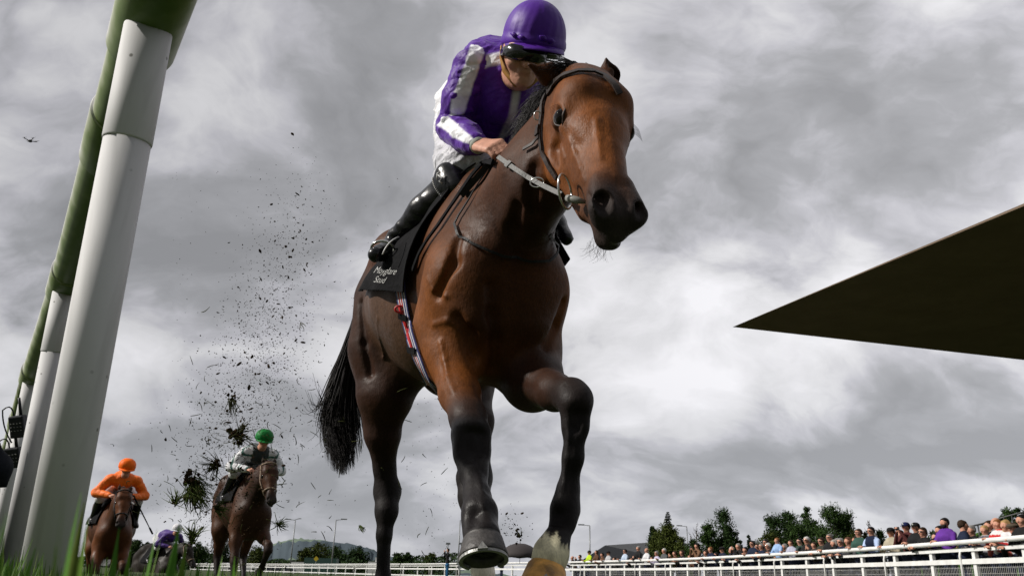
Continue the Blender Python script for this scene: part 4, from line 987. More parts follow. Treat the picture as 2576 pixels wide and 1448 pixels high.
# ---------------------------------------------------------------- flying turf
def build_dirt():
    rg = random.Random(33); K = [(0, 765, 450, 50), (.25, 700, 700, 62), (.45, 665, 860, 78), (.6, 640, 960, 92), (.75, 610, 1080, 100), (.88, 570, 1210, 90), (1, 540, 1350, 80)]
    mb = MB(); bl = []
    def pos(t):
        for (t0, x0, y0, s0), (t1, x1, y1, s1) in zip(K, K[1:]):
            if t <= t1: u = (t - t0)/(t1 - t0); return x0 + (x1-x0)*u, y0 + (y1-y0)*u, s0 + (s1-s0)*u
        return K[-1][1:]
    bm = bmesh.new(); bmesh.ops.create_icosphere(bm, subdivisions=1, radius=1); IV = [v.co.copy() for v in bm.verts]; IF = [tuple(v.index for v in f.verts) for f in bm.faces]; bm.free()
    OV = [Vector(v) for v in ((1,0,0),(-1,0,0),(0,1,0),(0,-1,0),(0,0,1),(0,0,-1))]; OF = [(0,2,4),(2,1,4),(1,3,4),(3,0,4),(2,0,5),(1,2,5),(3,1,5),(0,3,5)]
    def speck(x, y, z, r_):
        c = P(x, y, z); M = Matrix.Rotation(rg.uniform(0, 6), 3, Vector((rg.random(), rg.random(), rg.random() + .1))); q = r_*z/FPX; sx = rg.uniform(.6, 2.0); sy = rg.uniform(.5, 1)
        vv, ff = (OV, OF) if r_ < 3 else (IV, IF)
        mb.add([c + M @ Vector((v.x*sx*rg.uniform(.7, 1.3), v.y*sy, v.z*.7*rg.uniform(.7, 1.3)))*q for v in vv], ff)
    for i in range(4800):
        t = rg.random()**.55; t = 1 - (1-t)*1.0; t = min(t, 1)*.97; x, y, s = pos(t if rg.random() < .9 else rg.random())
        x += rg.gauss(0, s*.8); y += rg.gauss(0, 55); r_ = min(5, .78*math.exp(abs(rg.gauss(0, .58)))); speck(x, y, rg.uniform(3.9, 5.2), r_)
    for i in range(330): speck(rg.uniform(430, 1000), rg.uniform(420, 1400), rg.uniform(3.5, 5), rg.uniform(.6, 1.6))
    for i in range(100): speck(rg.gauss(1290, 22), rg.gauss(1325, 26), 2.6, min(4, .8*math.exp(abs(rg.gauss(0, .7)))))
    for i in range(140): speck(rg.uniform(1010, 1150), rg.uniform(1000, 1400), 3.2, rg.uniform(.6, 1.5))
    dm = mat('soil', (.034, .022, .012), rough=.95, spec=.05, var=.4); o = mb.build('flying_soil', dm, smooth=False); tag(o, 'spray of dark soil specks kicked up behind the leading horse', 'soil', kind='stuff')
    for i in range(170):        # torn grass blades and roots
        x, y, s = pos(min(1, rg.gauss(.86, .12))); x += rg.gauss(0, s*1.25); y += rg.gauss(0, 70); z = rg.uniform(3.8, 5); a = P(x, y, z); q = rg.uniform(0, 6.3); l_ = rg.uniform(6, 34)
        b = P(x + l_*math.cos(q), y + l_*math.sin(q)*.8, z); m_ = a.lerp(b, rg.uniform(.3, .7)) + Vector((rg.uniform(-.02, .02), 0, rg.uniform(-.015, .015))); bl.append(bez(a, m_, b, 5))
    for i in range(40):
        x = rg.uniform(700, 1130); y = rg.uniform(980, 1430); z = rg.uniform(3, 4.5); a = P(x, y, z); q = rg.uniform(0, 6.3); l_ = rg.uniform(8, 30); b = P(x + l_*math.cos(q), y + l_*math.sin(q), z); bl.append(bez(a, a.lerp(b, rg.uniform(.3, .7)) + Vector((rg.uniform(-.012, .012), 0, rg.uniform(-.010, .010))), b, 5))
    mbl = MB()
    for st in bl: mbl.tube(st, [.0016, .0022, .002, .0015, .0007], 4)
    o = mbl.build('flying_grass', mat('torn_grass', (.045, .050, .014), rough=.8, spec=.1, var=.5, nscale=12)); tag(o, 'loose torn grass blades flying in the air behind the leading horse', 'grass', kind='stuff')
    sm_ = dm; gm = MATS['torn_grass']
    def clod(x, y, z, r_, blades, dirv, lab, green=.5, ln=40, spread=.8, stretch=1.0):
        e = empty('turf_clod', P(x, y, z)); tag(e, lab, 'turf clod', 'turf clods in the air'); b = MB(); nl = max(3, int(r_/1.8))
        for k in range(nl*3): b.blob(P(x + rg.gauss(0, r_*.6), y + rg.gauss(0, r_*.65*stretch), z + rg.uniform(-.02, .02)), r_*rg.uniform(.14, .42)*z/FPX, 2, .38, sc=(rg.uniform(.7, 1.3), rg.uniform(.7, 1.2), rg.uniform(.7, 1.3)), rg=rg)
        rel(b.build('soil_lump', sm_, smooth=False), e); b = MB()
        for k in range(blades):
            q = math.atan2(dirv[1], dirv[0]) + rg.gauss(0, spread); l_ = ln*rg.uniform(.4, 1.15); x0, y0 = x + rg.gauss(0, r_*.4), y + rg.gauss(0, r_*.5*stretch); a = P(x0, y0, z); c = P(x0 + l_*math.cos(q), y0 + l_*math.sin(q), z + rg.uniform(-.08, .08))
            b.tube(bez(a, a.lerp(c, .5) + Vector((rg.uniform(-.015, .015), 0, rg.uniform(-.015, .015))), c, 5), [.002, .0024, .002, .0014, .0005], 4)
        rel(b.build('grass_blades', gm if green < .7 else mat('green_blades', (.06, .085, .018), rough=.8, spec=.1, var=.5)), e)
    clod(487, 1222, 4.3, 20, 190, (.45, 1), 'largest mossy turf clod with dangling green grass, near the small distant riders', .9, 62, .55, 1.5)
    clod(598, 1092, 4.4, 15, 60, (1, -.15), 'spiky turf clod with long roots pointing right, above the other clods', .5, 44, .95)
    clod(582, 1003, 4.4, 9, 24, (.15, 1), 'small dark turf clod with roots hanging straight down', .5, 46, .35)
    clod(546, 1166, 4.3, 10, 46, (-.9, .35), 'straggly turf clod of crossed blades left of the green capped rider', .6, 46, .8)
    clod(440, 1265, 4.2, 6, 40, (.5, -1), 'thin wispy turf tuft at the left edge of the spray', .9, 40, .8)
    clod(545, 1278, 4.3, 8, 38, (1, .1), 'flat grassy turf tuft beside the hip of the green capped rider horse', .9, 42, .8)
    clod(700, 1320, 4.2, 5, 34, (.3, -.5), 'star shaped grass tuft in front of the legs of the green capped rider horse', .9, 26, 1.6)
    clod(484, 1356, 4.1, 9, 60, (.1, -1), 'low olive turf clod hiding the distant purple rider horse', .9, 42, .8, 2.0)
    clod(905, 1322, 3.9, 3, 14, (.4, 1), 'small loose grass tuft beside the near hind leg', .9, 22, .6)
    clod(1303, 1340, 2.6, 8, 4, (1, .5), 'dark soil lump in the air right of the raised hoof', .5, 12, 1)
    clod(758, 812, 4.0, 3, 3, (.7, 1), 'tiny curled root highest of the flying clods', .5, 20, .3)
build_dirt()
# ---------------------------------------------------------------- the white fence in front of the crowd
wpaint = mat('white_paint', (.70, .70, .69), rough=.55, spec=.3, var=.12, nscale=4, bump=.15, bscale=30)
HT = 1.10
FP = [PZ(2640, 1343, HT), PZ(2573, 1349, HT), PZ(2390, 1363, HT), PZ(2211, 1376, HT), PZ(2040, 1387, HT), PZ(1876, 1396, HT), PZ(1750, 1402.5, HT), PZ(1625, 1407, HT), PZ(1428, 1412, HT), PZ(1250, 1414, HT), PZ(1072, 1416.5, HT), PZ(900, 1417, HT), PZ(771, 1417.5, HT), PZ(650, 1416.5, HT)]
_d = (FP[0] - FP[1]).normalized(); FP = [FP[0] + _d*3.0] + FP
_last = FP[-1]; FP += [PZ(480, 1416, HT)]
class Path:
    def __init__(s, pts):
        s.p = [Vector((p.x, p.y, 0)) for p in pts]; s.c = [0]
        for a, b in zip(s.p, s.p[1:]): s.c.append(s.c[-1] + (b-a).length)
        s.len = s.c[-1]
    def at(s, d):
        d = max(0, min(d, s.len - 1e-3))
        for i in range(len(s.p)-1):
            if s.c[i+1] >= d:
                t = (d - s.c[i])/(s.c[i+1]-s.c[i]); return s.p[i].lerp(s.p[i+1], t), (s.p[i+1]-s.p[i]).normalized()
def build_fence():
    pt = Path(FP); e = empty('spectator_fence', pt.p[2]); tag(e, 'long white painted rail fence with wire mesh panels holding back the spectators', 'fence')
    smp = [pt.at(d)[0] for d in list(np.arange(0, min(pt.len, 60), 1.0)) + list(np.arange(60, pt.len, 6.0))]
    def at_h(h, off=0):
        out = []
        for i, p in enumerate(smp):
            t = (smp[min(i+1, len(smp)-1)] - smp[max(i-1, 0)]).normalized(); n_ = Vector((-t.y, t.x, 0)); out.append(p + n_*off + Vector((0, 0, h)))
        return out
    t0 = pt.at(5)[1]; nrm = Vector((-t0.y, t0.x, 0)); sgn = 1 if nrm.x < 0 else -1      # towards the track
    b = MB(); b.tube(at_h(HT - .03, .14*sgn), .050, 14); rel(b.build('top_rail', wpaint), e)
    for h, w, nm in ((HT - .17, .07, 'upper_board'), (HT - .40, .10, 'middle_board'), (.18, .10, 'lower_board')):
        b = MB(); b.ribbon(at_h(h, .05*sgn), [Vector((-1, 0, 0))]*len(smp), w, .03); rel(b.build(nm, wpaint, smooth=False), e)
    n = 0; d = .6
    while n < 84 and d < pt.len:
        p, t = pt.at(d); M = Matrix(((t.x, -t.y, 0), (t.y, t.x, 0), (0, 0, 1))); b = MB(); b.box(p + Vector((0, 0, (HT-.12)/2)), .11, .075, HT - .12, M, None)
        rel(b.build('post', wpaint, smooth=False), e)
        if n % 2 == 1:
            o = M @ Vector((0, sgn, 0)); q = p + t*.42; b = MB(); b.tube([q + o*.07, q + o*.07 + Vector((0, 0, HT-.42)), q + o*.08 + Vector((0, 0, HT-.30)), q + o*.05 + Vector((0, 0, HT-.18)), q - o*.0 + Vector((0, 0, HT-.13)), q - o*.12 + Vector((0, 0, HT-.12))], .026, 8)
            rel(b.build('curved_bracket', wpaint), e)
        d += 1.62 if d < 40 else 3.2; n += 1
    # welded mesh below the middle board
    b = MB(); d = 0; wr = .004
    while d < 34:
        p, t = pt.at(d); r_ = wr if d < 12 else .006; b.tube([p + Vector((0, 0, .22)), p + Vector((0, 0, HT-.42))], r_, 3, cap=False); d += .06 if d < 14 else .10
    for h in (.25, .36, .47, .58): 
        q = at_h(h); b.tube([a for a in q if (a - q[0]).length < 45], .005, 3, cap=False)
    rel(b.build('wire_mesh', mat('galvanised_wire', (.45, .45, .44), rough=.5, metal=.3), smooth=False), e)
    return pt, sgn
FENCE, FSGN = build_fence()

# ---------------------------------------------------------------- people at the fence
SKN = [(.52, .27, .19), (.46, .23, .15), (.55, .32, .24), (.38, .19, .12)]
def cmat(c, name='cloth', rough=.8):
    key = name + '_%02x%02x%02x' % tuple(int(min(1, v)*255) for v in c); names = {}
    if key not in MATS: MATS[key] = None; del MATS[key]
    return mat(key, c, rough=rough, spec=.15, var=.22, nscale=9, bump=.5, bscale=12, bdist=.02)
def person(x, y, z, label, top=(.02, .02, .03), hair=(.03, .02, .015), skin=0, style='short', hat=None, glasses=None, yaw=None, child=False, legs=(.02, .025, .05), arms='rail', stripes=None, extra=None, back=.42, beard=False, group='spectators along the fence', hs=1.0, vest=None):
    """spectator whose crown is seen at x, y, z metres away, standing on the ground and leaning on the fence"""
    crown = P(x, y, z); k = .86 if child else 1.0; k *= hs; Zt = crown.z; base = Vector((crown.x, crown.y, 0))
    fw = Vector((math.sin(yaw), -math.cos(yaw), 0)) if yaw is not None else Vector((-.93, -.36, 0)).normalized(); rt = Vector((-fw.y, fw.x, 0)); up = Vector((0, 0, 1))
    r = .082*k; hc = Vector((0, 0, Zt - r*1.38)); H0 = 1.74; sh = Zt - .265*k; hip = min(.95, sh*.64)
    q_ = SKN[skin % 4]; lean = max(0, min(.35, (1.62 - Zt)*.9)) if not child else .05
    bk = -fw*lean; pel = bk + Vector((0, 0, hip)); chest = bk*.35 + Vector((0, 0, sh - .135*k)); neck = bk*.12 + Vector((0, 0, sh + .02))
    fp, FF = face_prims(hc, up, fw, r, q_, beard=(.03, .02, .015) if beard else None)
    body = fp + [C(hc - up*r*.6 - fw*r*.2, neck - up*.04, .056*k, .065*k, c=q_, k=.02)]
    body += [C(neck - up*.04, chest, .05*k, .07*k, c=q_, k=.02), C(chest - rt*.17*k, chest + rt*.17*k, .05*k, c=q_, k=.02), C(chest, pel, .06*k, c=q_, k=.02)]
    w = .19*k; cl = [C(chest + rt*w*.55, chest - rt*w*.55, .115*k, c=top, k=.06), C(chest, pel, .135*k, .14*k, c=top, k=.06, n=fw, s=.75), C(neck - up*.03, chest, .075*k, .12*k, c=top, k=.05), C(neck - up*.05 + rt*.12*k, neck - up*.05 - rt*.12*k, .06*k, c=top, k=.05)]
    tr = [C(pel + rt*.06, pel - rt*.06, .135*k, c=legs, k=.05)]
    for s in (-1, 1):
        tr.append(C(pel + rt*s*.09*k, bk*.9 + rt*s*.10*k + up*hip*.52, .085*k, .06*k, c=legs, k=.03)); tr.append(C(bk*.9 + rt*s*.10*k + up*hip*.52, bk + rt*s*.11*k + up*.08, .06*k, .045*k, c=legs, k=.02))
        S0 = chest + rt*s*w*1.05 + up*.045*k
        if arms == 'rail': E0 = S0 + fw*.10 + rt*s*.05 - up*.24*k; W0 = Vector((0, 0, 0)) + fw*.36 + rt*s*.02*k + up*min(HT + .03, E0.z + .12)
        elif arms == 'phone': E0 = S0 + fw*.16 + rt*s*.05 - up*.20*k; W0 = hc + fw*.26 + rt*s*.04 - up*.10
        else: E0 = S0 + rt*s*.05 - up*.27*k - fw*.03; W0 = E0 + fw*.15 - up*.18*k
        cl += [C(S0, E0, .062*k, .050*k, c=top, k=.03), C(E0, W0, .050*k, .036*k, c=top, k=.02)]
        body += [C(chest + rt*s*.15*k, S0, .045*k, .035*k, c=q_, k=.02), C(S0, E0, .034*k, .03*k, c=q_, k=.02), C(E0, W0, .03*k, .026*k, c=q_, k=.02)]
        hv = (W0 - E0).normalized(); nn = up if arms == 'rail' else -fw
        if z < 24: body += hand_prims(W0, W0 + hv*.075*k, nn, -rt*s, q_, k)
        else: body += [C(W0, W0 + hv*.09, .034*k, .026*k, c=q_, k=.02)]
        body.append(C(W0 - hv*.06, W0, .026*k, .028*k, c=q_, k=.015))
    vx = .014 if z < 24 else .020
    o = link('person', sdf_mesh('person_body', body, vx, smooth=1, colsig=.01), None, mat('crowd_skin', attr=True, rough=.6, spec=.2, var=.12, nscale=20)); o.location = base
    tag(o, label, 'person', group)
    me = sdf_mesh('person_top', cl, .024, smooth=1, colsig=.02)
    if stripes:
        a_, b_ = np.array(top), np.array(stripes); set_cols(me, lambda co, c: np.where((np.floor(co[:, 2]/.075).astype(int) % 2 == 0)[:, None], a_, b_))
        link('shirt', me, o, mat('striped_cloth', attr=True, rough=.85, spec=.1, var=.1))
    elif vest:
        a_, b_ = np.array(top), np.array(vest); rtn = np.array(rt); set_cols(me, lambda co, c: np.where((np.abs((co - np.array(chest)) @ rtn) < .15)[:, None], b_, a_))
        link('shirt', me, o, mat('striped_cloth', attr=True, rough=.85, spec=.1, var=.1))
    else: link('coat', me, o, cmat(top))
    link('trousers', sdf_mesh('trousers', tr, .03, smooth=1), o, cmat(legs))
    def A(u, f, s): return FF(u, f, s)
    hm = cmat(hair, 'hair', .7)
    if style != 'bald':
        h = [C(A(.42, -.28, 0), A(.30, -.05, 0), r*1.06, r*1.0, k=.02), C(A(.75, .45, -.35), A(.75, .45, .35), r*.38, k=.03), C(A(-.1, -.55, 0), A(-.35, -.45, 0), r*.75, r*.6, k=.03), C(A(.1, -.2, -.92), A(.1, -.2, .92), r*.30, k=.02)]
        if style == 'long': h += [C(A(.1, -.4, s*.75), A(-2.3, -.3, s*.85), r*.5, r*.45, k=.03) for s in (-1, 1)] + [C(A(0, -.6, 0), A(-2.3, -.65, 0), r*.7, r*.6, k=.03)]
        if style == 'curly': h += [C(A(.8 + .3*math.sin(i*2.1), -.3 + .6*math.cos(i*1.7), .8*math.sin(i*1.3)), A(.9, -.2, .5*math.sin(i)), r*.45, k=.02) for i in range(8)]
        h.append(C(A(-.3, 1.05, 0), A(.15, 1.15, 0), r*.62, r*.55, k=.02, sub=True))
        link('hair', sdf_mesh('hair', h, vx, smooth=1), o, hm)
    if beard: link('beard', sdf_mesh('beard', [C(A(-.75, .55, -.35), A(-.75, .55, .35), r*.50, k=.03), C(A(-.9, .6, 0), A(-1.35, .55, 0), r*.5, r*.35, k=.03)], .012), o, hm)
    if hat:
        b = MB(); Mh = Matrix(((fw.x, rt.x, 0, hc.x), (fw.y, rt.y, 0, hc.y), (0, 0, 1, hc.z + r*.45))); Mh = Matrix((*[list(Mh[i]) for i in range(3)], [0, 0, 0, 1]))
        pr = [(r*1.16, 0), (r*1.18, r*.25), (r*1.05, r*.62), (r*.75, r*.92), (r*.3, r*1.04), (r*.02, r*1.06)] if hat[0] == 'cap' else [(r*1.25, 0), (r*1.42, r*.15), (r*1.35, r*.42), (r*.9, r*.72), (r*.3, r*.8), (r*.02, r*.8)]
        b.lathe(pr, Mh, 20); v = []; n2 = 10
        for i in range(n2+1):
            a = R(-62 + 124*i/n2); v += [Mh @ Vector((r*1.1*math.cos(a), r*1.1*math.sin(a), r*.06)), Mh @ Vector((r*(1.1 + .85*math.cos(a*1.3)**.6)*math.cos(a*.8), r*1.15*math.sin(a), -r*.10)), Mh @ Vector((r*(1.1 + .85*math.cos(a*1.3)**.6)*math.cos(a*.8), r*1.15*math.sin(a), -r*.16)), Mh @ Vector((r*1.1*math.cos(a), r*1.1*math.sin(a), -r*.02))]
        f = []
        for i in range(n2):
            for k_ in range(4): f.append((i*4+k_, i*4+(k_+1) % 4, i*4+4+(k_+1) % 4, i*4+4+k_))
        b.add(v, f); b.build('cap' if hat[0] == 'cap' else 'flat_cap', cmat(hat[1], 'cap'), o)
        if len(hat) > 2:
            b = MB(); c0 = Mh @ Vector((r*1.14, 0, r*.45)); b.add([c0 + Vector((0, 0, r*.35)), c0 - rt*r*.35 - Vector((0, 0, r*.2)) + fw*.004, c0 + rt*r*.35 - Vector((0, 0, r*.2)) + fw*.004, c0 + fw*.02], [(0, 1, 3), (0, 3, 2), (1, 2, 3)]); b.build('cap_badge', wht_m, o, smooth=False)
    if glasses:
        b = MB()
        for s in (-1, 1): b.blob(A(.10, 1.03, s*.42), r*.33, 2, sc=(1, 1, .75)) if glasses == 'dark' else b.tube([A(.10 + .27*math.sin(t), 1.18, s*.42 + .33*math.cos(t)) for t in [i*2*math.pi/10 for i in range(11)]], r*.05, 4)
        b.tube([A(.18, .1, -1.02), A(.18, 1.0, -.75), A(.18, 1.16, 0), A(.18, 1.0, .75), A(.18, .1, 1.02)], r*.07, 4); b.build('sunglasses' if glasses == 'dark' else 'glasses', gog_m, o)
    if extra: extra(o, base, hc, fw, rt, r)
    return o
def zf(x):
    """distance to the fence line seen at column x"""
    best = None
    for i in range(0, 1200):
        p = FENCE.at(i*.1)[0]; X, Y, Z = proj(p + Vector((0, 0, HT)))
        if best is None or abs(X - x) < best[0]: best = (abs(X - x), Z)
        if best[0] < 6 and abs(X - x) > 40: break
    return best[1]
NAVY, BLACK, GREY, LBLUE, GREEN, BEIGE, BROWN, WHITE_ = (.012, .018, .04), (.012, .012, .013), (.16, .16, .17), (.28, .42, .66), (.03, .075, .06), (.36, .32, .24), (.09, .045, .025), (.6, .6, .62)
HB, HBL, HG, HW, HGI, HBLO = (.035, .02, .012), (.012, .010, .010), (.22, .21, .20), (.50, .49, .47), (.20, .085, .03), (.38, .24, .10)
def X1(X): return 1408 + X*.2083
def Y1(Y): return 1240.6 + Y*.2083
def X2(X): return 1878 + X*.1562
def Y2(Y): return 1240.6 + Y*.1562
def X3(X): return 2213 + X*.1431
def Y3(Y): return 1240.6 + Y*.1431
def phone(o, base, hc, fw, rt, r):
    b = MB(); b.box(hc + fw*.30 - Vector((0, 0, .04)), .15, .012, .075, Matrix(((rt.x, fw.x, 0), (rt.y, fw.y, 0), (0, 0, 1)))); p = b.build('mobile_phone', mat('phone', (.01, .01, .012), rough=.3), None, smooth=False); p.location = base
    tag(p, 'black mobile phone held up by the spectator in the dark %s' % ('maroon coat' if hc.z + base.y < 30 else 'brown coat'), 'phone')
def crowd():
    L = []
    def a(x, y, label, **k): L.append((x, y, label, k))
    a(X1(150), Y1(750), 'bald red-faced spectator at the far left end of the crowd', top=BLACK, style='bald', skin=0)
    a(X1(240), Y1(735), 'spectator in black raising a camera on a bracket beside the bald man', top=BLACK, hair=HBL, arms='phone')
    a(X1(355), Y1(685), 'steward in a fluorescent yellow jacket and black cap at the fence', top=(.45, .62, .03), hair=HBL, hat=('cap', BLACK))
    a(X1(440), Y1(680), 'brown haired spectator just behind the fluorescent yellow steward', top=BROWN, hair=HB, style='long')
    a(X1(510), Y1(712), 'dark haired spectator in brown leaning low beside the grey shirted one', top=BROWN, hair=HBL)
    a(X1(585), Y1(690), 'spectator in a pale grey shirt and black cap', top=(.4, .4, .42), hat=('cap', BLACK))
    a(X1(785), Y1(668), 'spectator with sunglasses and pale blue shirt in front of the barn', top=(.42, .5, .62), hair=HBL, glasses='dark')
    a(X1(895), Y1(742), 'small brown haired child peering over the fence in front of the barn', top=BLACK, hair=HB, child=True, style='long')
    a(X1(945), Y1(630), 'tall grey haired spectator in a black coat looking down', top=BLACK, hair=HG)
    a(X1(1045), Y1(655), 'balding spectator in a white shirt smiling by the barn edge', top=WHITE_, hair=HG, style='bald')
    a(X1(1165), Y1(690), 'short haired spectator in a lilac shirt with glasses', top=(.45, .42, .55), hair=HG, glasses='clear')
    a(X1(1255), Y1(658), 'white haired spectator in a dark grey jacket below the conifer', top=(.08, .085, .09), hair=HW)
    a(X1(1385), Y1(690), 'spectator in brown holding a camera to the face below the conifer', top=BROWN, hair=HB, arms='phone')
    a(X1(1470), Y1(680), 'brown haired spectator in black standing right of the brown camera holder', top=BLACK, hair=HB, style='long')
    a(X1(1650), Y1(600), 'tall dark curly haired spectator in a tan coat filming with a phone', top=(.16, .09, .05), hair=HBL, style='curly', arms='phone', extra=phone)
    a(X1(1760), Y1(680), 'small dark haired spectator between the curly haired one and the ginger man', top=BLACK, hair=HB, style='long')
    a(X1(1815), Y1(640), 'ginger balding spectator in navy leaning on the fence', top=NAVY, hair=HGI, style='short', skin=0)
    a(X1(1955), Y1(636), 'spectator in a black flat cap, sunglasses and navy coat', top=NAVY, hat=('flat', BLACK), glasses='dark')
    a(X1(2070), Y1(640), 'white haired spectator half hidden behind a man in black', top=NAVY, hair=HW)
    a(X1(2150), Y1(598), 'tall grey haired spectator in black holding a hand to the mouth', top=BLACK, hair=HG, arms='phone')
    a(X1(2235), Y1(640), 'dark haired spectator right of the tall grey haired one', top=BLACK, hair=HBL)
    a(X2(85), Y2(755), 'spectator with swept black hair, sunglasses and navy coat', top=NAVY, hair=HBL, glasses='dark')
    a(X2(230), Y2(798), 'grey haired spectator with clear glasses left of the white haired one', top=NAVY, hair=HG, glasses='clear')
    a(X2(335), Y2(790), 'white haired older spectator with glasses in a black coat', top=BLACK, hair=HW, glasses='clear')
    a(X2(300), Y2(735), 'dark haired spectator in sunglasses behind the white haired older one', top=BLACK, hair=HBL, glasses='dark', back=.8)
    a(X2(480), Y2(708), 'ginger haired boy in a light blue shirt turned away to the left', top=LBLUE, hair=HGI, child=True)
    a(X2(702), Y2(742), 'brown haired boy in a pale checked shirt resting arms on the fence', top=(.36, .37, .46), hair=HB, child=True)
    a(X2(955), Y2(690), 'white haired spectator in sunglasses and black leather jacket', top=BLACK, hair=HW, glasses='dark')
    a(X2(1075), Y2(775), 'short spectator with hands raised beside the white haired man in leather', top=(.05, .04, .035), hair=HB, arms='phone', child=True)
    a(X2(1190), Y2(703), 'brown haired spectator in dark sunglasses and olive coat', top=(.04, .04, .03), hair=HB, glasses='dark')
    a(X2(1325), Y2(643), 'cropped grey haired tall spectator in wraparound sunglasses', top=BLACK, hair=(.14, .13, .12), glasses='dark')
    a(X2(1395), Y2(738), 'grey and white haired spectator bending forward at the fence', top=(.05, .05, .055), hair=(.34, .31, .28), style='long')
    a(X2(1500), Y2(713), 'grey haired spectator in sunglasses and white collar behind the bending one', top=NAVY, hair=HG, glasses='dark')
    a(X2(1620), Y2(698), 'spectator with long reddish brown hair seen from the side', top=(.05, .05, .055), hair=(.10, .045, .025), style='long')
    a(X2(1790), Y2(562), 'spectator with brown cropped hair, glasses and bottle green shirt', top=GREEN, hair=HB, glasses='clear')
    a(X2(1990), Y2(533), 'black haired spectator in sunglasses, navy waistcoat and pale blue sleeves', top=(.40, .50, .72), vest=NAVY, hair=HBL, glasses='dark')
    a(X2(2310), Y2(548), 'spectator in a black cap and beige patterned top', top=BEIGE, hat=('cap', BLACK), hair=HB, skin=1)
    a(X3(445), Y3(505), 'spectator in a navy cap with a white badge filming in a maroon coat', top=(.07, .02, .02), hat=('cap', (.012, .018, .07), 1), hair=HBL, arms='phone', extra=phone, skin=0)
    a(X3(615), Y3(510), 'spectator in a black badged cap and black jacket', top=BLACK, hat=('cap', BLACK, 1), hair=HBL)
    a(X3(735), Y3(588), 'brown haired spectator in sunglasses and black coat, front of the capped pair', top=BLACK, hair=HB, glasses='dark')
    a(X3(1120), Y3(423), 'tall bearded spectator in a purple polo shirt', top=(.11, .03, .26), hair=HBL, beard=True)
    a(X3(1030), Y3(560), 'dark haired spectator hidden behind the purple shirted one', top=BLACK, hair=HBL, back=.9)
    a(X3(1445), Y3(463), 'crew cut spectator in a navy jumper looking to the right', top=NAVY, hair=HB, yaw=1.3, skin=0)
    a(X3(1820), Y3(553), 'fair haired small child in a grey striped hooded top', top=(.32, .32, .34), stripes=(.10, .10, .12), hair=HBLO, child=True)
    a(X3(1900), Y3(470), 'dark haired spectator behind the two young children', top=BLACK, hair=HB, back=.9)
    a(X3(2015), Y3(418), 'bald tall spectator behind the red striped child', top=GREY, style='bald', back=1.0)
    a(X3(2050), Y3(450), 'ginger haired child held up in a red and white striped top', top=(.6, .6, .6), stripes=(.5, .03, .03), hair=HGI, child=True)
    a(X3(2090), Y3(590), 'ginger haired smaller child resting on the fence', top=(.45, .10, .08), hair=HGI, child=True)
    a(X3(2190), Y3(458), 'spectator with long blond hair and white strapped top', top=WHITE_, hair=HBLO, style='long')
    a(X3(2325), Y3(512), 'spectator in a brown tweed flat cap and black coat', top=BLACK, hat=('flat', (.09, .07, .05)), hair=HB)
    a(X3(2465), Y3(365), 'black haired young spectator in a black jacket at the right edge', top=BLACK, hair=HBL, skin=0)
    cr = random.Random(5); low = ['dark haired', 'grey haired', 'brown haired']
    # the dense far end of the crowd: heads just showing over the top rail between the nearer ones
    for x, y, tx in ((1212, 1396, 'spectator in black under the dark umbrella'), (1262, 1394, 'spectator in pink under the dark umbrella edge')): a(x, y, tx, top=(.3, .12, .12) if x > 1250 else BLACK, hair=HB)
    row = [(1545, 1400), (1592, 1403), (1640, 1398), (1672, 1396), (1735, 1393), (1800, 1388), (1838, 1378), (1862, 1376), (1905, 1366), (1955, 1362), (1972, 1366), (2010, 1352), (2030, 1350), (2105, 1352), (2150, 1348), (2195, 1340), (2262, 1332), (2320, 1330), (2352, 1338), (2440, 1320), (1505, 1404), (1462, 1405), (1440, 1406)]
    near = ['between the black capped and the pale blue shirted one', 'behind the small brown haired child', 'right behind the balding one in white', 'behind the white haired one in dark grey', 'between the black clad one and the curly haired phone holder',
            'behind the ginger balding one in navy', 'left of the tall grey haired one', 'right behind the tall grey haired one', 'between the swept haired and the grey haired one', 'behind the ginger boy in light blue', 'between the ginger boy and the brown haired boy',
            'between the brown haired boy and the leather jacket', 'behind the white haired one in leather', 'behind the bending grey and white haired one', 'between the long reddish hair and the green shirt', 'behind the navy waistcoat', 'between the beige top and the navy cap',
            'behind the brown haired one in front of the capped pair', 'left of the purple polo shirt', 'right of the crew cut navy jumper', 'behind the one in brown leaning low', 'between the raised camera and the yellow steward', 'next to the bald one at the far left end']
    for i, (x, y) in enumerate(row):
        hc_ = cr.choice([('dark haired', HBL), ('grey haired', HG), ('brown haired', HB)])
        a(x, y, 'second row %s spectator %s' % (hc_[0], near[i]), top=cr.choice([BLACK, NAVY, (.05, .05, .05), BROWN, (.03, .05, .04)]), hair=hc_[1], skin=cr.randrange(3), glasses=cr.choice([None, None, 'dark']), back=1.0 + .5*cr.random(), style=cr.choice(['short', 'short', 'long']), group='second row spectators')
    for x, y, label, k in L:
        z = zf(x) + k.get('back', .42); person(x, y, z, label, **k)
crowd()
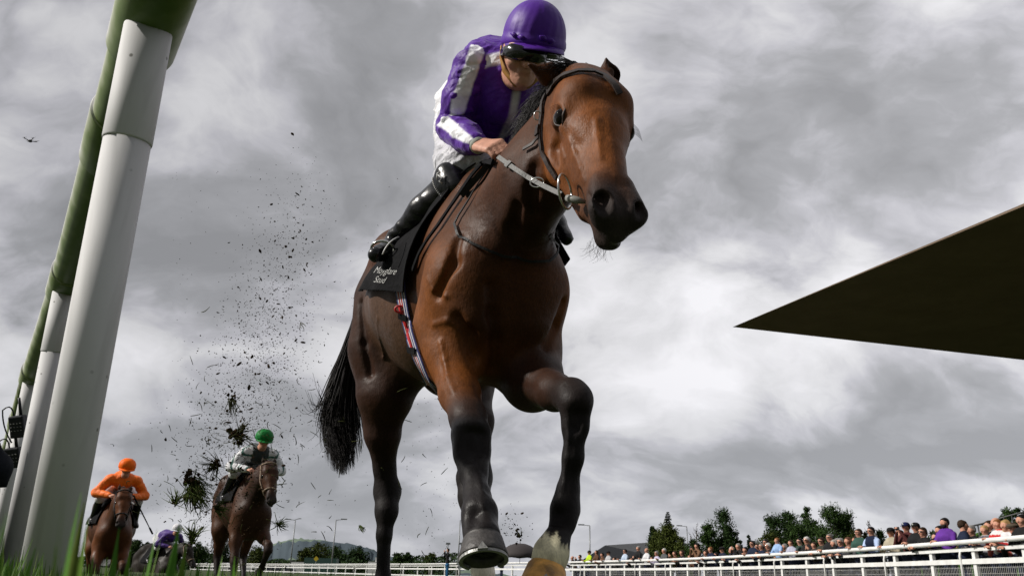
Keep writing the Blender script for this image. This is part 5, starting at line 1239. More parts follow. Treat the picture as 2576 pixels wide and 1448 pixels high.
# ---------------------------------------------------------------- trees
def leaf_m(name, c):
    return mat(name, c, rough=.75, spec=.12, var=.55, nscale=.9)
LEAF = [leaf_m('leaf_dark', (.020, .042, .010)), leaf_m('leaf_olive', (.050, .065, .012)), leaf_m('leaf_mid', (.028, .055, .012)), leaf_m('leaf_conifer', (.012, .028, .012))]
bark_m = mat('bark', (.05, .04, .032), rough=.9, var=.4, nscale=6, bump=.5, bscale=10)
def tree(x, ytop, z, wpx, label, kind='broad', m=0, seed=1, ybase=1440, cat='tree', group=None, dens=1.0):
    rg = random.Random(seed); top = P(x, ytop, z); base = Vector((top.x, top.y, 0)); Ht = max(2, top.z); w = px(wpx, z)/2
    name = {'conifer': 'conifer_tree', 'bare': 'bare_tree', 'bush': 'bush'}.get(kind, 'broadleaf_tree')
    e = empty(name, base); tag(e, label, cat, group)
    b = MB(); lean = Vector((rg.uniform(-.03, .03)*Ht, 0, 0)); b.tube([base, base + lean*.5 + Vector((0, 0, Ht*.5)), base + lean + Vector((0, 0, Ht*.96))], [Ht*.022, Ht*.014, Ht*.003], 8); lv = MB(); vs = []; fs = []
    def leaf(c, s):
        n = Vector((rg.gauss(0, 1), rg.gauss(0, 1), rg.gauss(0, 1))).normalized(); u = n.orthogonal().normalized(); v = n.cross(u); k = len(vs)
        vs.extend([c - u*s, c + v*s*.55, c + u*s, c - v*s*.55]); fs.append((k, k+1, k+2, k+3))
    lf = max(.05, px(2.0, z))
    if kind == 'conifer':
        nl = 34
        for i in range(nl):
            t = i/(nl-1); h = Ht*(.22 + .78*t); rr = w*1.25*(1 - t)**.75*rg.uniform(.7, 1.2) + .12
            for k in range(9):
                q = rg.uniform(0, 6.283); L_ = rr*rg.uniform(.7, 1.1); a = base + Vector((0, 0, h)); c = a + Vector((math.cos(q)*L_, math.sin(q)*L_, -L_*.12 + L_*.20)); b.tube([a, c], [.03, .01], 4, cap=False)
                for j in range(int(26*(1-t)+8)): u = rg.random()**.7; leaf(a.lerp(c, u) + Vector((rg.gauss(0, .05), rg.gauss(0, .05), -abs(rg.gauss(0, .06)) - .1*u))*(.4 + L_*.4), lf*1.1)
    elif kind == 'bare':
        for i in range(26):
            t = rg.uniform(.3, 1); a = base + lean*t + Vector((0, 0, Ht*t)); q = rg.uniform(0, 6.28); L_ = Ht*.28*(1.15 - t); c = a + Vector((math.cos(q)*L_*.6, math.sin(q)*L_*.6, L_*.9)); b.tube(bez(a, a.lerp(c, .5) + Vector((math.cos(q)*.2, 0, -.1)), c, 5), [.05, .04, .03, .02, .01], 4)
    else:
        nc = int((30 if kind == 'broad' else 16)*dens); cl = []; c0 = .60 if kind == 'broad' else .5
        for i in range(nc):
            q = rg.uniform(0, 6.283); t = rg.random(); h = Ht*(.30 + .68*t) if kind == 'broad' else Ht*(.1 + .85*t); env = math.sin(math.pi*min(1, .22 + .70*(1-t)**.9))**.7; rr = w*env*rg.uniform(.1, .80)
            cl.append((base + Vector((math.cos(q)*rr, math.sin(q)*rr, h)), w*rg.uniform(.24, .46)))
        cl.append((base + Vector((0, 0, Ht*.93)), w*.22)); cl += [(base + Vector((0, 0, Ht*.55)), w*.62), (base + Vector((w*.3, 0, Ht*.35)), w*.6), (base + Vector((-w*.3, 0, Ht*.35)), w*.6)]
        for j in range(int(1500*dens)):     # inner fill, thinner towards the outline
            q = rg.uniform(0, 6.283); t = rg.random()**.85; h = Ht*(.12 + .78*t) if kind == 'broad' else Ht*(.05 + .85*t); env = math.sin(math.pi*min(1, .24 + .70*(1-t)**.9))**.7*w*.92; rr = env*rg.random()**.6
            leaf(base + Vector((math.cos(q)*rr, math.sin(q)*rr, h)), lf*rg.uniform(.8, 1.6))
        for c, r_ in cl:
            a = base + Vector((0, 0, Ht*rg.uniform(.25, .6))); b.tube(bez(a, a.lerp(c, .5) + Vector((0, 0, -.2)), c, 5), [Ht*.008, Ht*.006, Ht*.004, Ht*.003, Ht*.001], 4, cap=False)
            for j in range(int(190*dens*(1 + 4*max(0, r_/w - .4)))):
                d = Vector((rg.gauss(0, 1), rg.gauss(0, 1), rg.gauss(0, .8))); d = d.normalized()*r_*abs(rg.gauss(.62, .34)); leaf(c + d, lf*rg.uniform(.7, 1.5))
            for j in range(14):
                d = Vector((rg.gauss(0, 1), rg.gauss(0, 1), abs(rg.gauss(0, 1)))).normalized(); 
                for k in range(6): leaf(c + d*r_*(1 + k*.10) + Vector((rg.gauss(0, .04), 0, rg.gauss(0, .04)))*r_, lf*.8)
    rel(b.build('trunk', bark_m), e)
    if fs: lv.v = [tuple(v) for v in vs]; lv.f = fs; rel(lv.build('crown', LEAF[m], smooth=False), e)
    return e
def build_trees():
    T = tree
    T(1641, 1324, 95, 26, 'narrow dark pointed tree at the left side of the conifer clump', 'broad', 0, 1); T(1660, 1334, 92, 58, 'round olive bushy tree above the barn roof end', 'broad', 1, 2)
    T(1676, 1322, 90, 62, 'dense olive tree right in front of the layered conifer', 'broad', 1, 3); T(1679, 1287, 100, 56, 'dark conifer with drooping layered branches and a thin top', 'conifer', 3, 4)
    T(1712, 1352, 88, 42, 'low olive bush at the foot of the layered conifer', 'bush', 1, 5); T(1748, 1316, 110, 26, 'bare forked tree left of the tall willow', 'bare', 0, 6); T(1737, 1338, 110, 12, 'bare thin trunk beside the forked bare tree', 'bare', 0, 7)
    T(1818, 1288, 90, 76, 'tall ragged willow like tree standing alone in mid crowd', 'broad', 0, 8); T(1780, 1318, 88, 60, 'dark green tree joined to the left of the willow like tree', 'broad', 2, 9); T(1740, 1355, 86, 50, 'low dark bush below the bare trees', 'bush', 2, 10)
    T(1836, 1322, 86, 44, 'shorter dark tree at the right foot of the willow like tree', 'broad', 0, 11); T(1884, 1345, 100, 18, 'small feathery tree in the gap right of the willow', 'broad', 0, 12); T(1858, 1356, 90, 22, 'tiny bush between the willow and the big clump', 'bush', 2, 13)
    T(1945, 1302, 74, 62, 'left tree of the big clump with loose leafy twigs', 'broad', 0, 14); T(1974, 1283, 76, 66, 'tall peaked tree in the left half of the big clump', 'broad', 0, 15); T(1925, 1338, 70, 66, 'olive bushy tree at the left foot of the big clump', 'bush', 1, 16)
    T(2026, 1272, 82, 34, 'thin wispy tree rising above the middle of the big clump', 'broad', 0, 17, dens=.7); T(2000, 1318, 70, 80, 'broad dark tree filling the middle of the big clump', 'broad', 2, 18); T(2048, 1302, 74, 60, 'round tree right of the wispy one in the big clump', 'broad', 2, 19)
    T(2092, 1276, 72, 92, 'largest round topped tree on the right of the big clump', 'broad', 2, 20); T(2120, 1292, 72, 60, 'right shoulder tree of the big clump with spiky twigs', 'broad', 2, 21); T(2065, 1330, 68, 110, 'low hedge like bush below the round topped tree', 'bush', 2, 22); T(2145, 1328, 68, 60, 'low bush at the right foot of the big clump', 'bush', 1, 23)
    T(2180, 1312, 80, 26, 'sparse pale tree behind the spectators in glasses', 'bare', 1, 24); T(2175, 1332, 72, 46, 'low olive bush behind the spectator in the green shirt', 'bush', 1, 25); T(2210, 1330, 72, 44, 'dark low bush behind the spectator in the navy waistcoat', 'bush', 0, 26)
    T(2345, 1330, 60, 36, 'dark bush behind the purple shirted spectator', 'bush', 2, 27); T(2255, 1340, 60, 40, 'dark bush behind the capped spectators', 'bush', 0, 28)
    T(2532, 1284, 42, 46, 'dark tree rising behind the raised grass bank', 'broad', 2, 29); T(2572, 1278, 40, 44, 'dark tree at the extreme right edge above the bank', 'broad', 0, 30); T(2600, 1290, 40, 40, 'dark tree just outside the right edge', 'broad', 0, 31)
    # distant trees on the left, one by one where they can be told apart
    k = 40
    for x, y, w, z, lab in ((800, 1367, 60, 190, 'rounded far tree in front of the hill, left one'), (845, 1374, 62, 200, 'wide far tree in the middle of the hill foot'), (905, 1380, 66, 200, 'far tree at the right foot of the hill'), (770, 1378, 44, 190, 'small far tree at the left foot of the hill'),
                         (1002, 1392, 34, 210, 'low far tree left of the photographer in blue'), (1026, 1389, 40, 210, 'rounded far tree second from the photographer in blue'), (1083, 1390, 34, 200, 'single round far tree beside the photographer in blue'), (345, 1356, 40, 150, 'dark far tree right of the orange jockey'), (372, 1362, 36, 150, 'lower dark far tree between the orange and purple jockeys'),
                         (430, 1374, 60, 160, 'dark far tree behind the purple jockey'), (500, 1366, 60, 160, 'dark far tree behind the kicked up turf'), (560, 1376, 60, 165, 'dark far tree behind the green jockey horse'), (650, 1378, 54, 170, 'far tree left of the hill')):
        T(x, y, z, w, lab, 'bush', k % 3, k, dens=.8); k += 1
    # far hedge that reads as one mass
    rg = random.Random(77); mb = MB(); vs = []; fs = []
    for i in range(26000):
        x = rg.uniform(180, 1150); z = rg.uniform(185, 260); yy = 1402 + 8*math.sin(x*.021) + 5*math.sin(x*.07); hz = 1417 + (x*.03); y = rg.uniform(yy, hz); c = P(x, y, z); n = Vector((rg.gauss(0, 1), rg.gauss(0, 1), rg.gauss(0, 1))).normalized(); u = n.orthogonal().normalized(); v = n.cross(u); s = .32; k = len(vs)
        vs += [c - u*s, c + v*s*.6, c + u*s, c - v*s*.6]; fs.append((k, k+1, k+2, k+3))
    mb.v = [tuple(v) for v in vs]; mb.f = fs; o = mb.build('far_woodland', LEAF[0], smooth=False); tag(o, 'dark far woodland along the foot of the hill', 'woodland', kind='stuff')
build_trees()

# ---------------------------------------------------------------- barn, canopy, bank, lamps, cars
def plate(pts, th, n=None):
    a, b, c = Vector(pts[0]), Vector(pts[1]), Vector(pts[2]); n = n or (b-a).cross(c-a).normalized(); m = len(pts); v = [Vector(p) for p in pts] + [Vector(p) + n*th for p in pts]
    return v, [tuple(range(m))[::-1], tuple(range(m, 2*m))] + [(i, (i+1) % m, (i+1) % m + m, i + m) for i in range(m)]
def build_structures():
    slate = mat('slate_roof', (.075, .078, .082), rough=.8, var=.2, nscale=3); z = 120
    e = empty('barn', PZ(1600, 1440, 0) if False else Vector((P(1560, 1400, z).x, P(1560, 1400, z).y, 0))); tag(e, 'long low barn with a grey roof and white rooflight strips behind the crowd', 'barn')
    A_, B_ = P(1519, 1373, z), P(1622, 1366, z*1.12); C_, D_ = P(1650, 1402, z*1.06), P(1463, 1409, z*.94); G = P(1668, 1402, z*1.2)
    b = MB(); b.add(*plate([A_, D_, C_, B_], .25)); b.add(*plate([B_, C_, G], .25)); rel(b.build('roof', slate, smooth=False), e)
    b = MB()
    for i in range(6):
        t = .10 + i*.15; p, q = A_.lerp(B_, t), D_.lerp(C_, t); n_ = (D_ - A_).cross(B_ - A_).normalized(); n_ = n_ if n_.z > 0 else -n_; w_ = (B_ - A_).normalized()*.35
        p2, q2 = p.lerp(q, .25) + n_*.3, p.lerp(q, .95) + n_*.3; b.add(*plate([p2 - w_, q2 - w_, q2 + w_, p2 + w_], .08, n_))
    rel(b.build('rooflight', mat('rooflight', (.6, .6, .6), rough=.5), smooth=False), e)
    b = MB(); lo = [Vector((p.x, p.y, 0)) for p in (D_, C_, G, A_)]; hi = [p - Vector((0, 0, .3)) for p in (D_, C_, G, A_)]; b.add(lo + hi, [(0, 1, 5, 4), (1, 2, 6, 5), (2, 3, 7, 6), (3, 0, 4, 7)]); rel(b.build('wall', mat('barn_wall', (.16, .16, .15), rough=.9), smooth=False), e)
    # the canopy: a pointed flat roof seen from below
    hh = 6.0; ap = PZ(1842, 822, hh); r1 = PZ(2575, 518, hh); r2 = PZ(2575, 905, hh); p1 = ap + (r1 - ap)*2.4; p2 = ap + (r2 - ap)*1.5
    e = empty('canopy', Vector((p1.x, p1.y, 0))); tag(e, 'large dark pointed canopy roof jutting in from the right', 'canopy')
    tip = ap; b = MB(); ce = (tip + p1 + p2)/3; v = [tip, p1, p2, tip.lerp(ce, .12) + Vector((0, 0, .10)), p1.lerp(ce, .12) + Vector((0, 0, .35)), p2.lerp(ce, .12) + Vector((0, 0, .35))]; b.add(v, [(0, 1, 2), (3, 5, 4), (0, 3, 4, 1), (1, 4, 5, 2), (2, 5, 3, 0)])
    rel(b.build('roof', mat('dark_soffit', (.13, .095, .066), rough=.9, spec=.05, var=.12, nscale=1.2), smooth=False), e)
    for t in (.25, .75):
        q = p1.lerp(p2, t); b = MB(); b.tube([Vector((q.x, q.y, 0)), q], .14, 12); rel(b.build('column', mat('dark_steel', (.03, .03, .03), rough=.5)), e)
    # raised grass bank with a handrail
    z0 = 33; top = [P(2300, 1366, z0 + 4), P(2400, 1352, z0 + 1), P(2470, 1336, z0), P(2580, 1312, z0 - 2), P(2700, 1286, z0 - 3)]; b = MB(); vs = []; m = len(top)
    for p in top: d = Vector((-.6, -.8, 0)); vs += [Vector((p.x, p.y, 0)) + d*max(.8, p.z*1.6), p, Vector((p.x, p.y, p.z)) - d*6, Vector((p.x, p.y, -1)) - d*12]
    fs = [(i*4+k_, (i+1)*4+k_, (i+1)*4+k_+1, i*4+k_+1) for i in range(m-1) for k_ in range(3)]; b.add(vs, fs); o = b.build('grass_bank', mat('bank_grass', (.035, .075, .014), rough=.95, spec=.05, var=.4, nscale=3), smooth=False); tag(o, kind='structure')
    e = empty('handrail', top[2]); tag(e, 'dark metal handrail climbing the grass bank at the right', 'handrail'); dm = MATS['dark_steel']
    T2 = [P(2425, 1326, z0), P(2470, 1316, z0), P(2530, 1298, z0 - .5), P(2600, 1280, z0 - 1.5)]; b = MB(); b.tube(T2, .035, 8); rel(b.build('rail', dm), e)
    for t in (.0, .25, .52, .75, 1.0, 1.25, 1.6, 1.9, 2.2, 2.6):
        i = min(int(t), 2); q = T2[i].lerp(T2[i+1], t - i); i2 = min(max(int(t*.9)+1, 1), 3); b = MB(); b.tube([q, Vector((q.x, q.y, q.z - 1.0))], .028, 6); rel(b.build('rail_post', dm), e)
    # lamp posts and floodlight masts
    gm = mat('galvanised', (.20, .21, .22), rough=.5, metal=.4)
    for x, y, z, dx, lab in ((1483, 1321, 105, -1, 'grey lamp post left of the barn'), (1727, 1323, 120, -1, 'grey lamp post right of the conifer'), (845, 1307, 110, 1, 'grey lamp post in front of the hill'), (1157, 1308, 110, 1, 'tall grey lamp post behind the raised hoof'), (743, 1307, 120, -1, 'grey lamp post beside the green jockey horse'), (1127, 1366, 150, 0, 'short floodlight mast above the photographer in blue'), (1160, 1366, 150, 0, 'short floodlight mast beside the raised hoof')):
        tp = P(x, y, z); bs = Vector((tp.x, tp.y, 0)); e = empty('lamp_post', bs); tag(e, lab, 'lamp post', 'lamp posts round the course'); b = MB(); b.tube([bs, tp], [.11, .07], 8); rel(b.build('pole', gm), e)
        b = MB()
        if dx: rt = CM.to_3x3() @ Vector((dx, .12, 0)); b.tube([tp, tp + rt*.5, tp + rt*1.0], [.05, .04, .05], 6); b.box(tp + rt*1.1, .8, .25, .14)
        else: b.box(tp, .8, .3, .35)
        rel(b.build('lamp_head', gm, smooth=False), e)
    # parked vehicles far left
    glass = mat('car_glass', (.02, .025, .03), rough=.15)
    def car(x, y, z, L_, Hc, c, lab, van=False):
        p = PZ(x, 1446, 0) if False else P(x, y, z); g = Vector((p.x, p.y, 0)); e = empty('parked_van' if van else 'parked_car', g); tag(e, lab, 'van' if van else 'car', 'vehicles parked beyond the far rail'); m_ = mat('paint_%d' % int(x), c, rough=.3, coat=.3, var=.03)
        pr = [(-L_/2, .3), (-L_/2, .75), (-L_/2 + .15, .9), (-L_*.32, Hc), (L_*.18, Hc), (L_*.30, .95), (L_/2 - .1, .8), (L_/2, .55), (L_/2, .3)] if not van else [(-L_/2, .3), (-L_/2, Hc - .1), (-L_/2 + .1, Hc), (L_*.25, Hc), (L_*.38, 1.15), (L_/2 - .05, .95), (L_/2, .6), (L_/2, .3)]
        b = MB(); n = len(pr); v = [g + Vector((a, -.85, h)) for a, h in pr] + [g + Vector((a, .85, h)) for a, h in pr]; b.add(v, [tuple(range(n)), tuple(range(n, 2*n))[::-1]] + [(i, i+n, (i+1) % n + n, (i+1) % n) for i in range(n)]); rel(b.build('body', m_, smooth=False), e)
        b = MB(); k = (-L_*.28, L_*.20) if not van else (L_*.12, L_*.33); b.box(g + Vector(((k[0]+k[1])/2, -.86, Hc - .3)), k[1]-k[0], .02, .34); rel(b.build('window', glass, smooth=False), e)
        for s in (-.32, .32): b = MB(); b.tube([g + Vector((L_*s, -.90, .32)), g + Vector((L_*s, -.6, .32))], .32, 16); rel(b.build('wheel', mat('tyre', (.015, .015, .015), rough=.9)), e)
    car(708, 1424, 150, 5.0, 1.5, (.03, .035, .05), 'dark parked car beyond the far rail behind the green jockey'); car(768, 1423, 160, 5.6, 2.1, (.6, .6, .6), 'white parked van beyond the far rail behind the green jockey', True)
    car(262, 1408, 140, 4.6, 1.9, (.6, .6, .6), 'white parked van seen under the orange jockey horse', True); car(560, 1424, 150, 4.6, 1.5, (.5, .5, .5), 'silver parked car seen under the flying turf'); car(620, 1424, 152, 4.6, 1.5, (.55, .55, .56), 'white parked car left of the green jockey horse legs')
    b = MB(); b.box(Vector((P(808, 1418, 140).x, P(808, 1418, 140).y, 1.3)), 5.5, 2.4, 2.6); o = b.build('container', mat('container_green', (.02, .06, .05), rough=.6), smooth=False); tag(o, 'dark green container beyond the far rail', 'container')
    sg = empty('road_sign', Vector((P(795, 1404, 120).x, P(795, 1404, 120).y, 0))); tag(sg, 'small yellow diamond warning sign beyond the far rail', 'sign'); c = P(795, 1404, 120); b = MB(); b.box(c, .55, .03, .55, Matrix.Rotation(R(45), 3, 'Y')); rel(b.build('sign_plate', mat('yellow', (.55, .40, .02), rough=.5), smooth=False), sg); b = MB(); b.tube([Vector((c.x, c.y + .04, 0)), c + Vector((0, .04, 0))], .03, 6); rel(b.build('pole', gm), sg)
    c = P(950, 1408, 150); b = MB(); b.box(Vector((c.x, c.y, 1.2)), 3.2, 2, 2.4); b.box(Vector((c.x + .4, c.y, 2.8)), 1.6, 1.2, .8); o = b.build('white_cabin', mat('cabin_white', (.6, .6, .6), rough=.6), smooth=False); tag(o, 'small white stepped cabin beyond the far rail left of the photographer', 'cabin')
    # drone
    dc = P(76, 355, 24); e = empty('drone', dc); tag(e, 'small dark quadcopter drone hovering in the grey sky', 'drone'); bk = mat('drone_black', (.012, .012, .013), rough=.6)
    b = MB(); b.blob(dc, .055, 2, sc=(1.1, 1, .75)); rel(b.build('body', bk), e)
    for sx in (-1, 1):
        for sy in (-1, 1):
            t = dc + Vector((sx*.13, sy*.10, .035)); b = MB(); b.tube([dc, t], .012, 6); rel(b.build('arm', bk), e); b = MB(); b.tube([t, t + Vector((0, 0, .02))], .015, 8); b.ribbon([t + Vector((-.07, .01, .026)), t + Vector((.07, -.01, .030))], Vector((0, 0, 1)), .012, .003); rel(b.build('propeller', bk), e)
    # umbrella behind the hooves
    z = 47; c = P(1308, 1365, z); e = empty('umbrella', Vector((c.x, c.y, 0))); tag(e, 'open dark brown umbrella between the two front hooves', 'umbrella'); vs = [c]; fs = []; n = 16
    R_ = px(56, z)
    for i in range(1, 6):
        t = i/5; rr = R_*math.sin(t*1.25)/math.sin(1.25); dz = -R_*.62*(1 - math.cos(t*1.3))/(1 - math.cos(1.3))
        for k in range(n): q = 2*math.pi*k/n; s_ = 1 - .05*(k % 2)*t; vs.append(c + Vector((rr*s_*math.cos(q), rr*s_*math.sin(q), dz + .05*(k % 2)*t)))
    for k in range(n): fs.append((0, 1+k, 1+(k+1) % n))
    for i in range(4):
        for k in range(n): k2 = (k+1) % n; fs.append((1+i*n+k, 1+(i+1)*n+k, 1+(i+1)*n+k2, 1+i*n+k2))
    b = MB(); b.add(vs, fs); o = b.build('cover', mat('umbrella_cloth', (.028, .022, .022), rough=.8)); md = o.modifiers.new('s', 'SOLIDIFY'); md.thickness = .01; rel(o, e); b = MB(); b.tube([c + Vector((0, 0, -1.1)), c + Vector((0, 0, .12))], .015, 6); rel(b.build('handle', dm), e)
build_structures()
person(1127, 1378, 60, 'photographer in black and blue standing with camera raised beyond the rail', top=BLACK, hair=HBL, legs=(.02, .10, .22), arms='phone', group='photographers', hs=1.12)

# dark coated figure cut by the left edge, behind the running rail
def edge_person():
    z = 3.0; sh = P(-150, 1180, z); base = Vector((sh.x, sh.y, 0)); up = Vector((0, 0, 1)); q = SKN[0]; NV = (.010, .012, .018)
    def Q(x, y, dz=0): return P(x, y, z + dz) - base
    pts = Q(-190, 1080); fp, FF = face_prims(pts, up, Vector((.5, -.85, 0)), .082, q); o = link('person', sdf_mesh('person_body', fp + [C(pts, Q(-190, 1300), .06, c=q), C(Q(-190, 1200), Q(-60, 1195), .035, c=q), C(Q(-60, 1195), Q(0, 1175), .025, c=q)], .012), None, mat('crowd_skin', attr=True)); o.location = base
    tag(o, 'person in a dark navy coat cut off by the left edge of the photo', 'person', 'photographers')
    cl = [C(Q(-190, 1200), Q(-190, 1420), .17, .20, k=.05), C(Q(-190, 1185), Q(-60, 1190), .08, .07, k=.05), C(Q(-60, 1190), Q(-12, 1178), .065, .052, k=.04), C(Q(-30, 1150), Q(-18, 1118), .05, .022, k=.04), C(Q(-16, 1195), Q(14, 1222), .055, .012, k=.03)]
    me = sdf_mesh('coat', cl, .012); wrinkle(me, .005, 7); link('coat', me, o, cmat(NV)); link('trousers', sdf_mesh('tr', [C(Q(-190, 1420), Q(-190, 1420) - Vector((0, 0, .5)), .18, .15)], .03), o, cmat(NV))
    b = MB(); Mh = Matrix.Translation(pts + up*.035); b.lathe([(.098, 0), (.10, .03), (.09, .06), (.05, .09), (.005, .10)], Mh, 20); b.build('cap', cmat(NV), o)
edge_person()
# ---------------------------------------------------------------- the chasing horses and their riders
def chase(px_x, py_wither, dist, yaw, label, jlabel, bay, bayl, col, cap, sleeve=None, headturn=0.0, pose=0, cov=1.0, breech=(.6, .6, .6), whip=False):
    """yaw: horse heading, 0 = straight at the camera, positive = towards the picture's right"""
    w = P(px_x, py_wither, dist); f = Vector((math.sin(yaw), -math.cos(yaw), 0)); s_ = Vector((-f.y, f.x, 0)); dz = w.z - 1.60
    M = Matrix.Translation((w.x, w.y, dz)) @ Matrix(((f.x, s_.x, 0, 0), (f.y, s_.y, 0, 0), (0, 0, 1, 0), (0, 0, 0, 1)))
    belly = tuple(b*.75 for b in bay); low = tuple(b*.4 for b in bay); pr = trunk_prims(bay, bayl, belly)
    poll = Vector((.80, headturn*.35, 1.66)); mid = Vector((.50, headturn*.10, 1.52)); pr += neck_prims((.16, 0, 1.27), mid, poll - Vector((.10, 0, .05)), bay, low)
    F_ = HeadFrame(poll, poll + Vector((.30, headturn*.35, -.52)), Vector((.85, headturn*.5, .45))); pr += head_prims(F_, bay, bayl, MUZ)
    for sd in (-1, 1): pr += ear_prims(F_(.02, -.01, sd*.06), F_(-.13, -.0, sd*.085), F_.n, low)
    def leg(pts, spl, foot=None): return leg_prims([(Vector(p), r_) for p, r_ in pts], bayl, DK, split=spl, foot=foot)
    fr = {0: ([((.20, -.16, .92), .10), ((.30, -.17, .72), .075), ((.52, -.17, .56), .055), ((.54, -.17, .50), .055), ((.62, -.17, .30), .033), ((.66, -.17, .20), .042), ((.74, -.17, .10), .040)],
              [((.18, .16, .92), .10), ((.30, .17, .74), .075), ((.50, .18, .64), .055), ((.52, .18, .58), .055), ((.38, .18, .38), .033), ((.34, .18, .30), .042), ((.26, .18, .24), .040)]),
          1: ([((.20, -.16, .92), .10), ((.26, -.17, .70), .078), ((.34, -.17, .50), .055), ((.36, -.17, .44), .055), ((.42, -.17, .24), .033), ((.44, -.17, .17), .042), ((.50, -.17, .06), .042)],
              [((.18, .16, .92), .10), ((.30, .18, .76), .075), ((.52, .20, .66), .055), ((.54, .20, .60), .055), ((.36, .20, .44), .033), ((.30, .20, .38), .042), ((.20, .20, .34), .040)])}[pose]
    for L_ in fr: pr += leg(L_, .45)
    for sd, dx in ((-1, 0), (1, .25)):
        pr += leg([((-.95, sd*.16, 1.15), .17), ((-.85 + dx, sd*.17, .88), .13), ((-.92 + dx, sd*.16, .66), .07), ((-.98 + dx, sd*.15, .52), .058), ((-.85 + dx*1.4, sd*.15, .28), .035), ((-.80 + dx*1.5, sd*.15, .18), .045), ((-.72 + dx*1.6, sd*.15, .08), .042)], .5)
    me = sdf_mesh('horse', pr, .0175, smooth=2, colsig=.02); o = link('racehorse', me, None, coat_m); o.matrix_world = M; tag(o, label, 'horse', 'racehorses on the track')
    for sd in (-1, 1): e = MB(); e.blob(F_(.200, -.004, sd*.088), .028, 2); e.build('eye', eye_m, o)
    rg = random.Random(int(px_x)); st = []
    for i in range(300):
        t = rg.random(); a = Vector((0, 0, 1.56)).lerp(poll + Vector((-.06, 0, .05)), t); st.append(bez(a, a + Vector((-.05, -.03, .05)), a + Vector((-.08 - .05*rg.random(), -.06, -.03)), 5))
    for i in range(60): a = F_(-.04, .0, rg.uniform(-.04, .04)); st.append(bez(a, a + F_.n*.03, a + F_.a*.10 + F_.l*rg.uniform(-.04, .04) + F_.n*.06, 5))
    hair(st, .005, .002).build('mane', hair_m, o); st = []
    for i in range(160): a = Vector((-1.22, 0, 1.40)); st.append(bez(a, a + Vector((-.35, rg.uniform(-.05, .05), 0)), a + Vector((-.45 - .1*rg.random(), rg.uniform(-.15, .15), -.6 - .2*rg.random())), 6))
    hair(st, .006, .002).build('tail', hair_m, o)
    for L_, in [(x,) for x in fr]:
        p, q = Vector(L_[-1][0]), Vector(L_[-2][0]); d = (p - q).normalized(); w1, p1 = hoof_mb(p + d*.01, p + d*.08, (1, 0, .3), .062); w1.build('hoof', hoof_m, o)
    # tack
    def part(mb, m_, name, lab, cat): x = mb.build(name, m_); x.matrix_world = M; tag(x, lab, cat); return x
    who = jlabel.split(' with')[0].replace('jockey in ', ''); who = ' '.join(who.split()[:3])
    b = MB(); n = 20
    tk = MB(); R_ = lambda t, r_, n_: [F_(t, r_*math.cos(q) - .03, r_*1.0*math.sin(q)) for q in [i*2*math.pi/n_ for i in range(n_+1)]]
    tk.tube([F_(.02, .0, -.10), F_(.04, .075, -.06), F_(.04, .09, 0), F_(.04, .075, .06), F_(.02, 0, .10)], .010, 6)
    for sd in (-1, 1): tk.tube([F_(.02, -.02, sd*.105), F_(.22, -.08, sd*.105), F_(.46, -.04, sd*.072)], .009, 6)
    tk.tube(R_(.40, .078, 16), .011, 6); part(tk, mat('pale_leather', (.20, .14, .09), rough=.6) if not whip else lea_m, 'bridle', 'bridle and noseband worn by the horse of the %s' % who, 'bridle')
    me2 = cut_patch(me, [((.02, 0, 1.5), Vector((1, 0, .15)).normalized()), ((-.55, 0, 1.5), Vector((-1, 0, 0))), ((0, 0, 1.22), Vector((0, 0, -1)))], .02, .012, 'cloth'); co = link('saddle_cloth', me2, None, blk_m); co.matrix_world = M; tag(co, 'dark saddle cloth under the %s' % who, 'saddle cloth')
    # rider
    SK = SKN[0]; hc = Vector((.36, 0, 2.02)); fw = Vector((.95, 0, -.30)); up = Vector((.30, 0, .95)).normalized(); fp, FF = face_prims(hc, up, fw, .080, SK)
    bd = list(fp) + [C(hc - up*.08, (.18, 0, 1.90), .055, .07, c=SK)]; jr = [C((.18, 0, 1.86), (-.15, 0, 1.90), .135, .13, k=.06), C((-.15, 0, 1.90), (-.38, 0, 1.86), .13, .13, k=.06), C((.20, -.15, 1.87), (.20, .15, 1.87), .075, k=.06)]
    br = [C((-.38, 0, 1.84), (-.48, 0, 1.80), .155, .15, k=.05)]; bt = []
    for sd in (-1, 1):
        S0, E0, W0 = Vector((.20, sd*.19, 1.86)), Vector((.12, sd*.34, 1.66)), Vector((.36, sd*.16, 1.62)); jr += [C(S0, E0, .075, .062, k=.03), C(E0, W0, .062, .040, k=.03)]
        bd += [C(E0, W0, .03, .026, c=SK)] + hand_prims(W0, W0 + Vector((.07, -sd*.03, -.01)), (0, sd*.5, .8), (0, -sd, .4), SK)
        K0, A0, T0 = Vector((.02, sd*.27, 1.58)), Vector((-.32, sd*.30, 1.30)), Vector((-.18, sd*.33, 1.22)); br += [C((-.42, sd*.10, 1.80), K0, .10, .075, k=.04)]; bt += [C(K0 + Vector((-.02, 0, -.03)), A0, .062, .045, k=.03), C(A0, T0, .045, .034, k=.02)]
        bd += [C((-.42, sd*.10, 1.80), K0, .05, c=SK), C(K0, A0, .03, c=SK)]
    p = link('person', sdf_mesh('rider_body', bd, .013, smooth=1, colsig=.01), None, mat('crowd_skin', attr=True)); p.matrix_world = M; tag(p, jlabel, 'person', 'jockeys riding in the race')
    jm = sdf_mesh('jersey', jr, .015, smooth=1); c1, c2 = np.array(col), np.array(sleeve if sleeve else col)
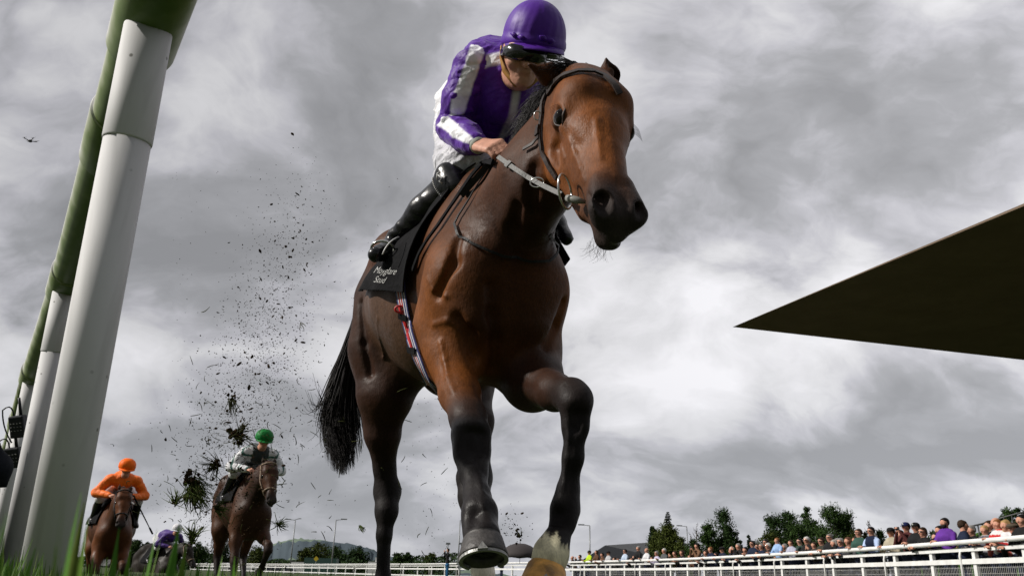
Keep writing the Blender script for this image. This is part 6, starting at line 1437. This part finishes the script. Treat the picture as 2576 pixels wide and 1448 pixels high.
    def cf(co, c):
        arm = np.abs(co[:, 1]) > .17; st_ = (np.floor(co[:, 0]/.022 + co[:, 2]*8 + 50).astype(int) % 4 == 0); body = (np.abs(co[:, 1]) < .11)
        out = np.tile(c1, (len(co), 1))
        if sleeve: out[arm & st_] = c2; out[~arm & body] = np.array((.02, .03, .03)); out[~arm & ~body & st_] = c2
        return out
    set_cols(jm, cf); wrinkle(jm, .006, 9); link('jersey', jm, p, silk_m)
    link('breeches', sdf_mesh('breeches', br, .02), p, mat('rider_breeches', (.55, .55, .56), rough=.7)); 
    for sd in (-1, 1): link('boot', sdf_mesh('boot', [q for q in bt if q.a[1]*sd > 0], .016), p, boot_m)
    b = MB(); Mh = Matrix(((fw.x, 0, up.x, hc.x + up.x*.02), (0, 1, 0, 0), (fw.z, 0, up.z, hc.z + up.z*.02), (0, 0, 0, 1))); b.lathe([(.118, -.01), (.124, .01), (.120, .06), (.100, .10), (.06, .13), (.01, .138)], Mh, 28)
    v = []; 
    for i in range(13):
        a = R(-70 + 140*i/12); e_ = .05*math.cos(a); v += [Mh @ Vector((.118*math.cos(a), .118*math.sin(a), .0)), Mh @ Vector(((.118 + e_)*math.cos(a), .12*math.sin(a), -.02)), Mh @ Vector(((.118 + e_)*math.cos(a), .12*math.sin(a), -.028)), Mh @ Vector((.116*math.cos(a), .116*math.sin(a), -.012))]
    b.add(v, [(i*4+k, i*4+(k+1) % 4, i*4+4+(k+1) % 4, i*4+4+k) for i in range(12) for k in range(4)]); b.build('helmet', cmat(cap, 'silk_cap', .55), p)
    g = MB(); g.ribbon([FF(.15, .55, -1.0), FF(.15, 1.0, -.7), FF(.12, 1.22, 0), FF(.15, 1.0, .7), FF(.15, .55, 1.0)], [(0, -1, 0), (.7, -.7, 0), (1, 0, 0), (.7, .7, 0), (0, 1, 0)], .05, .02); g.build('goggles', gog_m, p)
    rn = MB()
    for sd in (-1, 1): rn.ribbon([Vector((.42, sd*.15, 1.61)), (Vector((.42, sd*.15, 1.61)) + F_(.47, -.04, sd*.07))/2 - Vector((0, 0, .02)), F_(.47, -.04, sd*.078)], Vector((0, sd, .2)), .018, .005)
    e = empty('reins', M @ Vector((.6, 0, 1.55))); tag(e, 'reins between the bit and the hands of the %s' % who, 'reins')
    for sd in (-1, 1): q = MB(); q.ribbon([Vector((.42, sd*.15, 1.61)), F_(.47, -.04, sd*.078)], Vector((0, sd, .2)), .018, .005); ob = q.build('rein', lea_m); ob.matrix_world = M; rel_w(ob, e); ob.matrix_world = M
    if whip: q = MB(); q.tube([Vector((.42, .15, 1.64)), Vector((.20, .52, 1.13))], [.013, .006], 8); q.tube([Vector((.24, .475, 1.19)), Vector((.19, .535, 1.11))], .014, 6); ob = q.build('riding_whip', blk_m); ob.matrix_world = M; tag(ob, 'black riding whip held low by the orange jockey', 'whip')
    return o
chase(300, 1254, 12.4, .50, 'chestnut brown racehorse galloping straight at the camera beside the rail post', 'jockey in bright orange silks with orange cap crouching behind the horse head', (.075, .025, .008), (.11, .036, .010), (.85, .16, .006), (.85, .14, .005), whip=True, pose=0)
chase(638, 1192, 11.2, .50, 'dark bay racehorse galloping under the green capped jockey behind the turf spray', 'jockey in white silks with dark green stripes and a green cap', (.040, .017, .009), (.060, .024, .010), (.70, .70, .73), (.008, .16, .03), sleeve=(.02, .10, .08), headturn=.05, pose=1)
chase(420, 1376, 20.5, .85, 'grey brown racehorse farthest back, half hidden by flying turf', 'jockey in dark purple silks with a white cap, farthest back', (.020, .016, .013), (.028, .022, .018), (.05, .015, .16), (.65, .65, .68), headturn=.3, pose=0)
